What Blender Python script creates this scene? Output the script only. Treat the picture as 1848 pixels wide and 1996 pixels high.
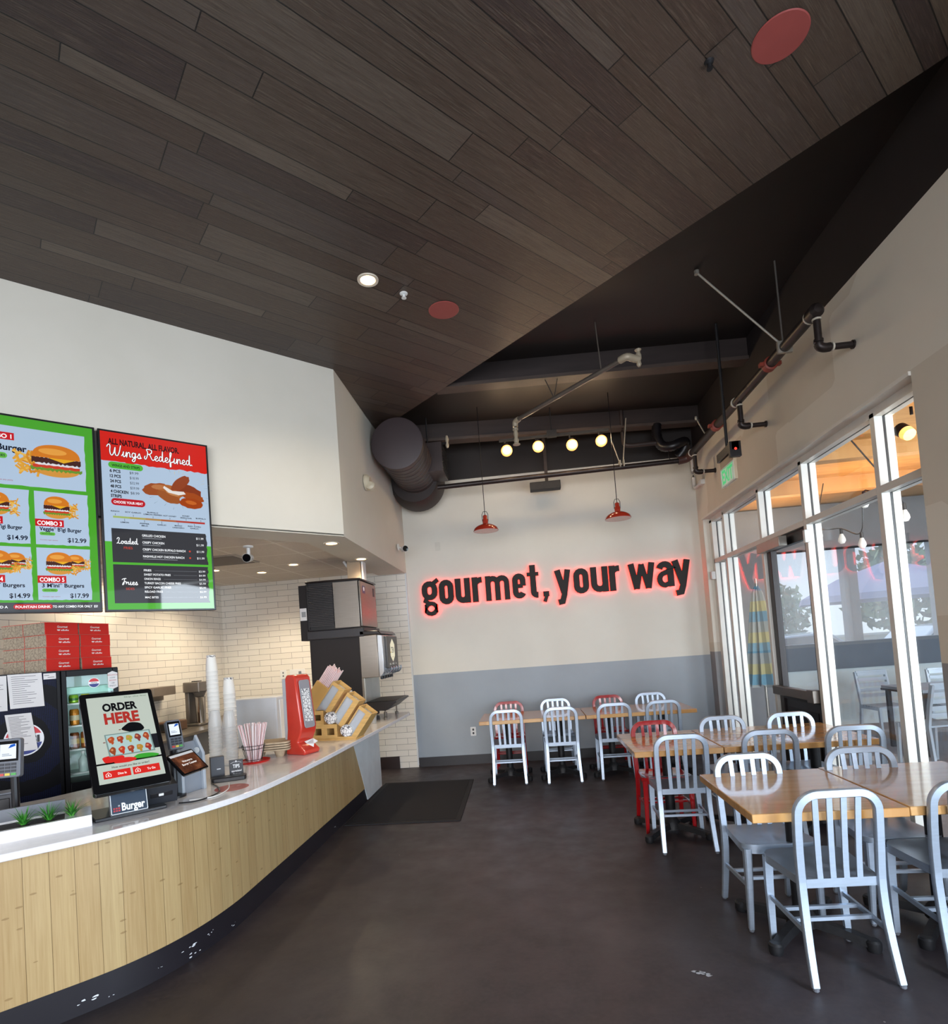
import bpy, math, random
from mathutils import Vector, Matrix
random.seed(7)
PI = math.pi
C = bpy.context.scene.collection
scn = bpy.context.scene
for o in list(bpy.data.objects):
    bpy.data.objects.remove(o)

# ---------------------------------------------------------------- camera
cam_d = bpy.data.cameras.new('camera')
cam_d.sensor_fit = 'HORIZONTAL'; cam_d.sensor_width = 36.0
cam_d.lens = 36.0 * 1113.68 / 1848.0
cam_d.shift_x = 0.0; cam_d.shift_y = 216.74 / 1848.0
cam_d.clip_start = 0.05; cam_d.clip_end = 300
cam = bpy.data.objects.new('camera', cam_d); C.objects.link(cam)
RM = ((0.9930367, 0.0919787, -0.0736071), (-0.0769430, 0.0332594, -0.9964806), (-0.0892069, 0.9952054, 0.0401049))
cam.matrix_world = Matrix(((RM[0][0], -RM[1][0], -RM[2][0], 0.0), (RM[0][1], -RM[1][1], -RM[2][1], 0.0),
                           (RM[0][2], -RM[1][2], -RM[2][2], 1.6), (0, 0, 0, 1)))
scn.camera = cam

# ---------------------------------------------------------------- view, sky, lights
scn.view_settings.view_transform = 'Standard'; scn.view_settings.look = 'None'
scn.view_settings.gamma = 1.0; scn.view_settings.use_curve_mapping = False
scn.view_settings.exposure = 0.0
try:
    scn.cycles.max_bounces = 10; scn.cycles.diffuse_bounces = 5; scn.cycles.glossy_bounces = 5
    scn.cycles.transparent_max_bounces = 24; scn.cycles.caustics_reflective = False; scn.cycles.caustics_refractive = False
    scn.cycles.sample_clamp_indirect = 6.0
except Exception:
    pass
w = bpy.data.worlds.new('sky'); scn.world = w; w.use_nodes = True
wn = w.node_tree; wn.nodes.clear()
wo = wn.nodes.new('ShaderNodeOutputWorld'); wb = wn.nodes.new('ShaderNodeBackground')
wt = wn.nodes.new('ShaderNodeTexCoord'); ws = wn.nodes.new('ShaderNodeSeparateXYZ'); wr = wn.nodes.new('ShaderNodeValToRGB')
wn.links.new(wt.outputs['Generated'], ws.inputs[0]); wn.links.new(ws.outputs['Z'], wr.inputs[0])
wr.color_ramp.elements[0].position = 0.0; wr.color_ramp.elements[0].color = (0.85, 0.92, 1.0, 1)
wr.color_ramp.elements[1].position = 0.7; wr.color_ramp.elements[1].color = (0.38, 0.60, 1.0, 1)
wn.links.new(wr.outputs[0], wb.inputs[0]); wb.inputs[1].default_value = 1.5
wn.links.new(wb.outputs[0], wo.inputs[0])

def lamp(name, kind, loc, energy, color=(1, 1, 1), size=None, size_y=None, aim=None, spot=None, blend=0.6, radius=None):
    d = bpy.data.lights.new(name, kind); d.energy = energy; d.color = color
    if kind == 'AREA':
        d.shape = 'RECTANGLE'; d.size = size; d.size_y = size_y or size
    if kind == 'SPOT':
        d.spot_size = spot or 1.6; d.spot_blend = blend
    if radius is not None: d.shadow_soft_size = radius
    o = bpy.data.objects.new(name, d); C.objects.link(o); o.location = loc
    if aim is not None:
        o.rotation_euler = (Vector(aim) - Vector(loc)).to_track_quat('-Z', 'Y').to_euler()
    return o
sun = lamp('sun', 'SUN', (0, 0, 20), 3.0, (1.0, 0.95, 0.86), aim=None)
sun.rotation_euler = (Vector((0.45, -0.42, -1.0))).to_track_quat('-Z', 'Y').to_euler(); sun.data.angle = 0.01
# daylight through the shop-front windows behind and beside the viewpoint, and through the patio
lamp('daylight_rear', 'AREA', (0.4, -7.2, 1.9), 1180, (0.95, 0.96, 1.0), 8.5, 4.2, aim=(0.0, 4, 1.6))
lamp('daylight_side', 'AREA', (2.72, -0.9, 1.3), 150, (0.62, 0.81, 1.0), 4.6, 2.3, aim=(-4, -0.9, 1.1))
lamp('daylight_patio', 'AREA', (4.6, 0.4, 1.7), 520, (0.80, 0.90, 1.0), 4.0, 2.8, aim=(4.6, 8, 1.5))

# ---------------------------------------------------------------- helpers
def lin(h):
    h = h.lstrip('#'); out = []
    for i in (0, 2, 4):
        v = int(h[i:i+2], 16) / 255.0
        out.append(v / 12.92 if v <= 0.04045 else ((v + 0.055) / 1.055) ** 2.4)
    return (out[0], out[1], out[2], 1.0)

MATS = {}
def mat(key, col='#888888', rough=0.5, metal=0.0, emit=0.0, emit_col=None, coat=0.0, var=0.06, scale=6.0, spec=0.5, bump=0.0, stretch=None, trans=0.0):
    """procedural Principled material: colour with slight noise variation"""
    if key in MATS: return MATS[key]
    m = bpy.data.materials.new(key); m.use_nodes = True
    nt = m.node_tree; b = nt.nodes['Principled BSDF']
    c = lin(col)
    tc = nt.nodes.new('ShaderNodeTexCoord'); nz = nt.nodes.new('ShaderNodeTexNoise'); nz.inputs['Scale'].default_value = scale
    nz.inputs['Detail'].default_value = 4
    if stretch:
        mp = nt.nodes.new('ShaderNodeMapping'); mp.inputs['Scale'].default_value = stretch
        nt.links.new(tc.outputs['Object'], mp.inputs[0]); nt.links.new(mp.outputs[0], nz.inputs['Vector'])
    else:
        nt.links.new(tc.outputs['Object'], nz.inputs['Vector'])
    r = nt.nodes.new('ShaderNodeValToRGB')
    r.color_ramp.elements[0].position = 0.3; r.color_ramp.elements[1].position = 0.7
    r.color_ramp.elements[0].color = tuple(x * (1 - var) for x in c[:3]) + (1,)
    r.color_ramp.elements[1].color = tuple(min(1, x * (1 + var)) for x in c[:3]) + (1,)
    nt.links.new(nz.outputs['Fac'], r.inputs[0]); nt.links.new(r.outputs[0], b.inputs['Base Color'])
    b.inputs['Roughness'].default_value = rough; b.inputs['Metallic'].default_value = metal
    b.inputs['Specular IOR Level'].default_value = spec
    if coat: b.inputs['Coat Weight'].default_value = coat; b.inputs['Coat Roughness'].default_value = 0.06
    if emit:
        b.inputs['Emission Color'].default_value = lin(emit_col or col); b.inputs['Emission Strength'].default_value = emit
    if trans: b.inputs['Transmission Weight'].default_value = trans
    if bump:
        bp = nt.nodes.new('ShaderNodeBump'); bp.inputs['Strength'].default_value = bump; bp.inputs['Distance'].default_value = 0.01
        nt.links.new(nz.outputs['Fac'], bp.inputs['Height']); nt.links.new(bp.outputs[0], b.inputs['Normal'])
    MATS[key] = m
    return m

def scr(col, e=0.48):                      # picture of a lit screen or lightbox
    m = mat('screen_' + col, col, rough=0.03, emit=e, var=0.0, spec=0.5)
    for q in m.node_tree.nodes:                       # a lit panel is a dim diffuser with its own light
        if q.type == 'VALTORGB':
            for el in q.color_ramp.elements: el.color = tuple(x*0.42 for x in lin(col)[:3]) + (1,)
    return m
def ink(col):
    return mat('ink_' + col, col, rough=0.5, var=0.02)

class G:                                    # small node-graph helper
    def __init__(s, name):
        s.m = bpy.data.materials.new(name); s.m.use_nodes = True; s.nt = s.m.node_tree; s.b = s.nt.nodes['Principled BSDF']
        MATS[name] = s.m
    def n(s, t): return s.nt.nodes.new(t)
    def l(s, a, b): s.nt.links.new(a, b)
    def pos(s):
        x = s.n('ShaderNodeSeparateXYZ'); s.l(s.n('ShaderNodeTexCoord').outputs['Object'], x.inputs[0]); return x.outputs
    def f(s, op, a, b=None, c=None):
        x = s.n('ShaderNodeMath'); x.operation = op
        for i, v in enumerate((a, b, c)):
            if v is None: continue
            if isinstance(v, (int, float)): x.inputs[i].default_value = v
            else: s.l(v, x.inputs[i])
        return x.outputs[0]
    def vec(s, a, b, c):
        x = s.n('ShaderNodeCombineXYZ')
        for i, v in enumerate((a, b, c)):
            if isinstance(v, (int, float)): x.inputs[i].default_value = v
            else: s.l(v, x.inputs[i])
        return x.outputs[0]
    def rnd(s, v):
        x = s.n('ShaderNodeTexWhiteNoise'); x.noise_dimensions = '3D'; s.l(v, x.inputs['Vector']); return x.outputs['Value']
    def noise(s, v, scale, detail=4, rough=0.55):
        x = s.n('ShaderNodeTexNoise'); s.l(v, x.inputs['Vector']); x.inputs['Scale'].default_value = scale
        x.inputs['Detail'].default_value = detail; x.inputs['Roughness'].default_value = rough; return x.outputs['Fac']
    def ramp(s, v, stops):
        x = s.n('ShaderNodeValToRGB'); s.l(v, x.inputs[0]); e = x.color_ramp.elements
        while len(e) < len(stops): e.new(0.5)
        for q, (p, c) in zip(e, stops): q.position = p; q.color = lin(c) if isinstance(c, str) else c
        return x.outputs[0]
    def mix(s, fac, a, b, mode='MIX'):
        x = s.n('ShaderNodeMix'); x.data_type = 'RGBA'; x.blend_type = mode
        if isinstance(fac, (int, float)): x.inputs[0].default_value = fac
        else: s.l(fac, x.inputs[0])
        for i, v in ((6, a), (7, b)):
            if isinstance(v, str): x.inputs[i].default_value = lin(v)
            else: s.l(v, x.inputs[i])
        return x.outputs[2]
    def bump(s, h, strength=0.4, dist=0.01):
        x = s.n('ShaderNodeBump'); s.l(h, x.inputs['Height']); x.inputs['Strength'].default_value = strength
        x.inputs['Distance'].default_value = dist; s.l(x.outputs[0], s.b.inputs['Normal'])

def frame(loc, yaw=0.0, tilt=0.0):
    """local x = right, y = up, z = out towards the viewer of a surface that faces -Y turned by yaw, top leaning back by tilt"""
    r = Vector((math.cos(yaw), math.sin(yaw), 0)); n = Vector((math.sin(yaw), -math.cos(yaw), 0)); z = Vector((0, 0, 1))
    u = z * math.cos(tilt) - n * math.sin(tilt); nn = r.cross(u)
    return Matrix(((r.x, u.x, nn.x, loc[0]), (r.y, u.y, nn.y, loc[1]), (r.z, u.z, nn.z, loc[2]), (0, 0, 0, 1)))

TXT = {}
def text_mesh(s, bold):
    k = (s, bold)
    if k in TXT: return TXT[k]
    cu = bpy.data.curves.new('t', 'FONT'); cu.body = s; cu.size = 1.0; cu.offset = bold; cu.resolution_u = 3
    ob = bpy.data.objects.new('t', cu); C.objects.link(ob)
    dg = bpy.context.evaluated_depsgraph_get()
    me = bpy.data.meshes.new_from_object(ob.evaluated_get(dg))
    vs = [tuple(v.co) for v in me.vertices]; fs = [tuple(p.vertices) for p in me.polygons]
    bpy.data.objects.remove(ob); bpy.data.curves.remove(cu); bpy.data.meshes.remove(me)
    TXT[k] = (vs, fs); return TXT[k]

class MB:
    def __init__(s, M=None):
        s.v = []; s.f = []; s.fm = []; s.mats = []; s.M = M or Matrix.Identity(4); s.uv = None
    def mi(s, m):
        if m not in s.mats: s.mats.append(m)
        return s.mats.index(m)
    def add(s, vs, fs, m, M=None):
        T = s.M @ M if M is not None else s.M
        o = len(s.v); s.v += [tuple(T @ Vector(p)) for p in vs]
        i = s.mi(m)
        for f in fs: s.f.append(tuple(o + k for k in f)); s.fm.append(i)
        return s
    def box(s, x0, x1, y0, y1, z0, z1, m, M=None):
        vs = [(x, y, z) for z in (z0, z1) for y in (y0, y1) for x in (x0, x1)]
        return s.add(vs, [(0, 2, 3, 1), (4, 5, 7, 6), (0, 1, 5, 4), (2, 6, 7, 3), (0, 4, 6, 2), (1, 3, 7, 5)], m, M)
    def prism(s, pts, z0, z1, m, M=None):
        n = len(pts)
        a = sum(pts[i][0] * pts[(i+1) % n][1] - pts[(i+1) % n][0] * pts[i][1] for i in range(n))
        if a < 0: pts = pts[::-1]
        vs = [(x, y, z0) for x, y in pts] + [(x, y, z1) for x, y in pts]
        fs = [tuple(range(n))[::-1], tuple(range(n, 2*n))] + [(i, (i+1) % n, n + (i+1) % n, n + i) for i in range(n)]
        return s.add(vs, fs, m, M)
    def flat(s, pts, z, m, M=None):
        n = len(pts)
        a = sum(pts[i][0] * pts[(i+1) % n][1] - pts[(i+1) % n][0] * pts[i][1] for i in range(n))
        if a < 0: pts = pts[::-1]
        return s.add([(x, y, z) for x, y in pts], [tuple(range(n))], m, M)
    def rect(s, x0, x1, y0, y1, z, m, M=None):
        return s.flat([(x0, y0), (x1, y0), (x1, y1), (x0, y1)], z, m, M)
    def ell(s, cx, cy, rx, ry, z, m, n=24, a0=0, a1=2*PI, M=None):
        full = abs(a1 - a0 - 2*PI) < 1e-6
        k = n if full else n + 1
        return s.flat([(cx + rx*math.cos(a0 + (a1-a0)*i/n), cy + ry*math.sin(a0 + (a1-a0)*i/n)) for i in range(k)], z, m, M)
    def pill(s, x0, x1, y0, y1, z, m, M=None, n=8):
        r = (y1-y0)/2; pts = []
        for cx, a in ((x1-r, -PI/2), (x0+r, PI/2)):
            pts += [(cx + r*math.cos(a + PI*i/n), (y0+y1)/2 + r*math.sin(a + PI*i/n)) for i in range(n+1)]
        return s.flat(pts, z, m, M)
    def lathe(s, prof, m, M=None, n=24, a0=0.0, a1=2*PI):
        full = abs(a1-a0-2*PI) < 1e-6; k = n if full else n+1
        vs = []; fs = []
        for r, z in prof:
            for i in range(k):
                a = a0 + (a1-a0)*i/n; vs.append((r*math.cos(a), r*math.sin(a), z))
        for j in range(len(prof)-1):
            for i in range(n):
                i2 = (i+1) % k
                fs.append((j*k+i, j*k+i2, (j+1)*k+i2, (j+1)*k+i))
        if full:
            if prof[0][0] > 1e-5: fs.append(tuple(range(k))[::-1])
            if prof[-1][0] > 1e-5: fs.append(tuple(range((len(prof)-1)*k, len(prof)*k)))
        return s.add(vs, fs, m, M)
    def cyl(s, r, z0, z1, m, M=None, n=20):
        return s.lathe([(r, z0), (r, z1)], m, M, n)
    def sweep(s, path, sec, m, ref=(0, 0, 1), closed=False, M=None, scales=None):
        P = [Vector(p) for p in path]; n = len(P); k = len(sec); vs = []; fs = []
        for i, p in enumerate(P):
            if closed: t = P[(i+1) % n] - P[i-1]
            else: t = P[min(i+1, n-1)] - P[max(i-1, 0)]
            t.normalize(); a = Vector(ref); a = a - t * a.dot(t)
            if a.length < 1e-4: a = Vector((1, 0, 0)) - t * t.x
            a.normalize(); b = t.cross(a); q = scales[i] if scales else 1.0
            for u, v in sec: vs.append(tuple(p + b*u*q + a*v*q))
        r = n if closed else n-1
        for i in range(r):
            for j in range(k):
                fs.append((i*k+j, i*k+(j+1) % k, ((i+1) % n)*k+(j+1) % k, ((i+1) % n)*k+j))
        if not closed: fs += [tuple(range(k))[::-1], tuple(range((n-1)*k, n*k))]
        return s.add(vs, fs, m, M)
    def tube(s, path, r, m, n=10, ref=(0, 0, 1), closed=False, M=None, scales=None):
        return s.sweep(path, [(r*math.cos(2*PI*i/n), r*math.sin(2*PI*i/n)) for i in range(n)], m, ref, closed, M, scales)
    def rod(s, a, b, r, m, n=10, M=None):
        return s.tube([a, b], r, m, n, ref=(0.31, 0.77, 0.55), M=M)
    def ribbon(s, path, wd, z0, z1, m, closed=False, M=None, ends=0.0):
        P = [Vector((p[0], p[1])) for p in path]; n = len(P); L = []; R = []
        for i in range(n):
            if closed: d1 = P[i]-P[i-1]; d2 = P[(i+1) % n]-P[i]
            else:
                d1 = P[i]-P[max(i-1, 0)] if i else P[1]-P[0]; d2 = P[min(i+1, n-1)]-P[i] if i < n-1 else d1
            d1 = d1.normalized(); d2 = d2.normalized(); t = (d1+d2).normalized(); nn = Vector((-t.y, t.x))
            c = max(0.5, nn.dot(Vector((-d1.y, d1.x)))); L.append(P[i]+nn*wd/2/c); R.append(P[i]-nn*wd/2/c)
        vs = []
        for i in range(n): vs += [(L[i].x, L[i].y, z0), (R[i].x, R[i].y, z0), (L[i].x, L[i].y, z1), (R[i].x, R[i].y, z1)]
        fs = []
        for i in range(n if closed else n-1):
            a = 4*i; b = 4*((i+1) % n)
            fs += [(a+3, b+3, b+2, a+2), (a, b, b+1, a+1), (a+2, b+2, b, a), (a+1, b+1, b+3, a+3)]
        if not closed: fs += [(0, 1, 3, 2), (4*n-4, 4*n-2, 4*n-1, 4*n-3)]
        return s.add(vs, fs, m, M)
    def text(s, t, x, y, h, m, z=0.001, align='L', fit=None, bold=0.0, M=None, shear=0.0):
        """h = cap height; x,y = baseline start (or centre/right)"""
        vs, fs = text_mesh(t, bold)
        if not vs: return s
        x0 = min(v[0] for v in vs); x1 = max(v[0] for v in vs); k = h / 0.73
        kx = (fit / (x1-x0)) if fit else k
        wd = (x1-x0)*kx; ox = x - (wd/2 if align == 'C' else wd if align == 'R' else 0)
        return s.add([(ox + (v[0]-x0)*kx + v[1]*k*shear, y + v[1]*k, z) for v in vs], fs, m, M)
    def build(s, name, parent=None, bevel=0.0, smooth=True, angle=35, seg=2):
        me = bpy.data.meshes.new(name); me.from_pydata(s.v, [], s.f)
        for m in s.mats: me.materials.append(m)
        me.polygons.foreach_set('material_index', s.fm)
        if s.uv:
            ul = me.uv_layers.new(name='UVMap')
            for lp in me.loops: ul.data[lp.index].uv = s.uv[lp.vertex_index]
        if smooth:
            me.polygons.foreach_set('use_smooth', [True]*len(me.polygons))
            me.set_sharp_from_angle(angle=math.radians(angle))
        me.update()
        o = bpy.data.objects.new(name, me); C.objects.link(o)
        if parent is not None: o.parent = parent
        if bevel:
            b = o.modifiers.new('bevel', 'BEVEL'); b.width = bevel; b.segments = seg; b.limit_method = 'ANGLE'; b.angle_limit = math.radians(40)
            b.harden_normals = False
        return o

def tag(o, label=None, cat=None, group=None, kind=None):
    if label: o['label'] = label
    if cat: o['category'] = cat
    if group: o['group'] = group
    if kind: o['kind'] = kind
    return o
def thing(name, label, cat, loc=(0, 0, 0), rz=0.0, group=None):
    o = bpy.data.objects.new(name, None); C.objects.link(o); o.location = loc; o.rotation_euler = (0, 0, rz)
    o.empty_display_size = 0.1
    return tag(o, label, cat, group)
def dup(o, loc=None, rz=None, label=None, parent=None, matmap=None):
    c = o.copy(); C.objects.link(c)
    if parent is not None: c.parent = parent
    if loc is not None: c.location = loc
    if rz is not None: c.rotation_euler = (0, 0, rz)
    if label: c['label'] = label
    for ch in list(o.children): dup(ch, parent=c)
    return c
def struct(mb, name, **k):
    return tag(mb.build(name, **k), kind='structure')
def crom(pts, n=8, closed=False):
    P = [Vector(p) for p in pts]; out = []; N = len(P)
    for i in range(N if closed else N-1):
        if closed: a, b, c, d = P[i-1], P[i], P[(i+1) % N], P[(i+2) % N]
        else: a, b, c, d = P[max(i-1, 0)], P[i], P[i+1], P[min(i+2, N-1)]
        for j in range(n):
            t = j/n
            out.append(0.5*((2*b) + (c-a)*t + (2*a-5*b+4*c-d)*t*t + (3*b-a-3*c+d)*t**3))
    if not closed: out.append(P[-1])
    return [tuple(p) for p in out]
def rrect(x0, x1, y0, y1, r, n=5):
    out = []
    for cx, cy, a in ((x1-r, y0+r, -PI/2), (x1-r, y1-r, 0), (x0+r, y1-r, PI/2), (x0+r, y0+r, PI)):
        out += [(cx + r*math.cos(a + PI/2*i/n), cy + r*math.sin(a + PI/2*i/n)) for i in range(n+1)]
    return out
def T(x, y, z): return Matrix.Translation((x, y, z))
def RX(a): return Matrix.Rotation(a, 4, 'X')
def RY(a): return Matrix.Rotation(a, 4, 'Y')
def RZ(a): return Matrix.Rotation(a, 4, 'Z')
# ---------------------------------------------------------------- surface materials
def plank_ceiling():
    g = G('dark_plank_ceiling'); X, Y, Z = g.pos()
    u = g.f('MULTIPLY', g.f('ADD', X, Y), 0.70711); v = g.f('MULTIPLY', g.f('SUBTRACT', Y, X), 0.70711)
    v = g.f('ADD', v, 0.03); W = 0.135; L = 1.35
    PER = 0.46; vr = g.f('DIVIDE', v, PER); fr0 = g.f('FRACT', vr)
    row = g.f('ADD', g.f('MULTIPLY', g.f('FLOOR', vr), 3.0), g.f('ADD', g.f('GREATER_THAN', fr0, 0.21), g.f('GREATER_THAN', fr0, 0.54)))
    ev = None
    for q_ in (0.0, 0.21, 0.54, 1.0):
        d_ = g.f('ABSOLUTE', g.f('SUBTRACT', fr0, q_)); ev = d_ if ev is None else g.f('MINIMUM', ev, d_)
    ev = g.f('MULTIPLY', ev, PER/W)
    off = g.rnd(g.vec(row, 3.1, 0)); uu = g.f('ADD', g.f('DIVIDE', u, L), g.f('MULTIPLY', off, 7.0))
    col = g.f('FLOOR', uu); fu = g.f('FRACT', uu)
    r1 = g.rnd(g.vec(row, col, 1.0)); r2 = g.rnd(g.vec(row, col, 5.0))
    gv = g.vec(g.f('MULTIPLY', u, 1.0), g.f('MULTIPLY', v, 14.0), g.f('MULTIPLY', r1, 30))
    n1 = g.noise(gv, 3.0, 6, 0.65); n2 = g.noise(g.vec(g.f('MULTIPLY', u, 2.5), g.f('MULTIPLY', v, 60.0), r2), 3.0, 5, 0.7)
    base = g.ramp(r1, [(0.0, '#33272a'), (0.3, '#46372f'), (0.6, '#52453c'), (0.85, '#473d3b'), (1.0, '#665a4f')])
    c = g.mix(g.ramp(n1, [(0.35, (0.12,)*3 + (1,)), (0.75, (0.85,)*3 + (1,))]), base, g.ramp(n2, [(0.32, '#1f1512'), (0.5, '#46382d'), (0.68, '#76685a')]))
    eu = g.f('MULTIPLY', g.f('MINIMUM', fu, g.f('SUBTRACT', 1.0, fu)), L/W)
    gap = g.f('LESS_THAN', g.f('MINIMUM', ev, eu), 0.022)
    c = g.mix(gap, c, '#0d0908'); g.l(c, g.b.inputs['Base Color'])
    g.l(g.ramp(n2, [(0.3, (0.30,)*3 + (1,)), (0.8, (0.55,)*3 + (1,))]), g.b.inputs['Roughness'])
    h = g.f('ADD', g.f('MULTIPLY', g.f('SUBTRACT', 1.0, gap), g.f('ADD', 0.6, g.f('MULTIPLY', r2, 1.4))), g.f('MULTIPLY', n2, 0.35))
    g.bump(h, 0.7, 0.012); return g.m
def floor_mat():
    g = G('stained_concrete_floor'); X, Y, Z = g.pos(); p = g.vec(X, Y, 0)
    n1 = g.noise(p, 0.9, 6, 0.6); n2 = g.noise(p, 5.0, 5, 0.6); n3 = g.noise(p, 40.0, 3)
    c = g.ramp(n1, [(0.30, '#2b2529'), (0.5, '#3a3338'), (0.7, '#4c4447')])
    c = g.mix(g.f('MULTIPLY', n2, 0.5), c, g.ramp(n3, [(0.35, '#241e1f'), (0.7, '#4b4240')]))
    sp = g.n('ShaderNodeTexVoronoi'); g.l(p, sp.inputs['Vector']); sp.inputs['Scale'].default_value = 7.0
    c = g.mix(g.f('MULTIPLY', g.f('LESS_THAN', sp.outputs['Distance'], 0.030), g.f('GREATER_THAN', n2, 0.55)), c, '#8a8280')
    g.l(c, g.b.inputs['Base Color'])
    g.l(g.ramp(n2, [(0.3, (0.38,)*3 + (1,)), (0.75, (0.58,)*3 + (1,))]), g.b.inputs['Roughness']); g.bump(n3, 0.12, 0.004)
    return g.m
def tile_mat(name, horiz):
    g = G(name); X, Y, Z = g.pos(); bt = g.n('ShaderNodeTexBrick')
    n = g.noise(g.vec(X, Y, Z), 1.3, 3)
    g.l(g.vec(X if horiz == 'x' else Y, Z, 0), bt.inputs['Vector'])
    bt.offset = 0.5; bt.offset_frequency = 2; bt.inputs['Scale'].default_value = 1.0
    bt.inputs['Brick Width'].default_value = 0.315; bt.inputs['Row Height'].default_value = 0.081
    bt.inputs['Mortar Size'].default_value = 0.0022; bt.inputs['Mortar Smooth'].default_value = 0.2; bt.inputs['Bias'].default_value = 0.0
    bt.inputs['Color1'].default_value = lin('#e4dfd6'); bt.inputs['Color2'].default_value = lin('#ddd7cd'); bt.inputs['Mortar'].default_value = lin('#77726d')
    g.l(bt.outputs['Color'], g.b.inputs['Base Color']); g.b.inputs['Roughness'].default_value = 0.28
    g.bump(g.f('ADD', g.f('SUBTRACT', 1.0, bt.outputs['Fac']), g.f('MULTIPLY', n, 0.5)), 0.35, 0.006); return g.m
def wall_mat(name, upper, lower=None, split=1.265, patches=0.0, horiz='y'):
    g = G(name); X, Y, Z = g.pos(); a = X if horiz == 'x' else Y
    n = g.noise(g.vec(X, Y, Z), 1.5, 4); c = g.ramp(n, [(0.3, upper[0]), (0.7, upper[1])])
    if patches:
        vo = g.n('ShaderNodeTexVoronoi'); vo.distance = 'CHEBYCHEV'; vo.inputs['Scale'].default_value = 1.05; vo.inputs['Randomness'].default_value = 0.75
        g.l(g.vec(g.f('MULTIPLY', a, 0.9), g.f('MULTIPLY', Z, 1.2), 0.0), vo.inputs['Vector'])
        s = g.n('ShaderNodeSeparateColor'); g.l(vo.outputs['Color'], s.inputs[0])
        c = g.mix(g.f('MULTIPLY', g.f('GREATER_THAN', s.outputs[0], 0.55), patches), c, '#efece2')
    if lower:
        c = g.mix(g.f('LESS_THAN', Z, split), c, g.ramp(n, [(0.3, lower[0]), (0.7, lower[1])]))
    g.l(c, g.b.inputs['Base Color']); g.b.inputs['Roughness'].default_value = 0.62
    g.bump(g.noise(g.vec(X, Y, Z), 60.0, 2), 0.08, 0.002); return g.m
def bamboo_mat():
    g = G('bamboo_boards'); tc = g.n('ShaderNodeTexCoord'); s = g.n('ShaderNodeSeparateXYZ'); g.l(tc.outputs['UV'], s.inputs[0])
    U, V = s.outputs['X'], s.outputs['Y']; q = g.f('DIVIDE', U, 0.098); b = g.f('FLOOR', q); fr = g.f('FRACT', q)
    r = g.rnd(g.vec(b, 2.0, 0)); r2 = g.rnd(g.vec(g.f('FLOOR', g.f('DIVIDE', U, 0.0245)), 8.0, 0))
    n = g.noise(g.vec(g.f('MULTIPLY', U, 60), g.f('MULTIPLY', V, 1.6), g.f('MULTIPLY', r, 9)), 2.2, 5, 0.6)
    c = g.ramp(r, [(0.0, '#9f8256'), (0.4, '#aa8f62'), (0.75, '#b2996c'), (1.0, '#9e875b')])
    c = g.mix(0.35, c, g.ramp(n, [(0.3, '#97794b'), (0.7, '#c9b184')]))
    c = g.mix(g.f('MULTIPLY', r2, 0.25), c, '#c4ad7c')
    vo = g.n('ShaderNodeTexVoronoi'); g.l(g.vec(g.f('MULTIPLY', U, 20), g.f('MULTIPLY', V, 60), 0), vo.inputs['Vector']); vo.inputs['Scale'].default_value = 1.0; sc_ = g.n('ShaderNodeSeparateColor'); g.l(vo.outputs['Color'], sc_.inputs[0])
    c = g.mix(g.f('MULTIPLY', g.f('MULTIPLY', g.f('LESS_THAN', vo.outputs['Distance'], 0.30), g.f('GREATER_THAN', sc_.outputs[0], 0.955)), 0.6), c, '#7d6138')
    edge = g.f('MINIMUM', fr, g.f('SUBTRACT', 1.0, fr)); gap = g.f('LESS_THAN', edge, 0.011)
    c = g.mix(gap, c, '#6b5330'); g.l(c, g.b.inputs['Base Color']); g.b.inputs['Roughness'].default_value = 0.42
    g.bump(g.f('SUBTRACT', 1.0, gap), 0.5, 0.004); return g.m
def butcher_mat():
    g = G('butcher_block'); X, Y, Z = g.pos()
    row = g.f('FLOOR', g.f('DIVIDE', Y, 0.042)); r = g.rnd(g.vec(row, 1.0, 0)); seg = g.f('FLOOR', g.f('ADD', g.f('DIVIDE', X, 0.62), g.f('MULTIPLY', r, 5)))
    r2 = g.rnd(g.vec(row, seg, 4.0)); n = g.noise(g.vec(g.f('MULTIPLY', X, 2.0), g.f('MULTIPLY', Y, 45), g.f('MULTIPLY', r2, 20)), 2.0, 5, 0.6)
    c = g.ramp(r2, [(0.0, '#b7803f'), (0.5, '#c8914f'), (1.0, '#d3a162')]); c = g.mix(0.4, c, g.ramp(n, [(0.3, '#a97a45'), (0.7, '#dcb682')]))
    g.l(c, g.b.inputs['Base Color']); g.b.inputs['Roughness'].default_value = 0.22
    g.b.inputs['Coat Weight'].default_value = 0.6; g.b.inputs['Coat Roughness'].default_value = 0.06; return g.m
def quartz_mat():
    g = G('white_quartz'); X, Y, Z = g.pos(); n = g.noise(g.vec(X, Y, Z), 30, 4)
    g.l(g.ramp(n, [(0.35, '#e2e0e2'), (0.6, '#e9e7e8')]), g.b.inputs['Base Color']); g.b.inputs['Roughness'].default_value = 0.10; g.b.inputs['Specular IOR Level'].default_value = 0.6
    return g.m
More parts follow.
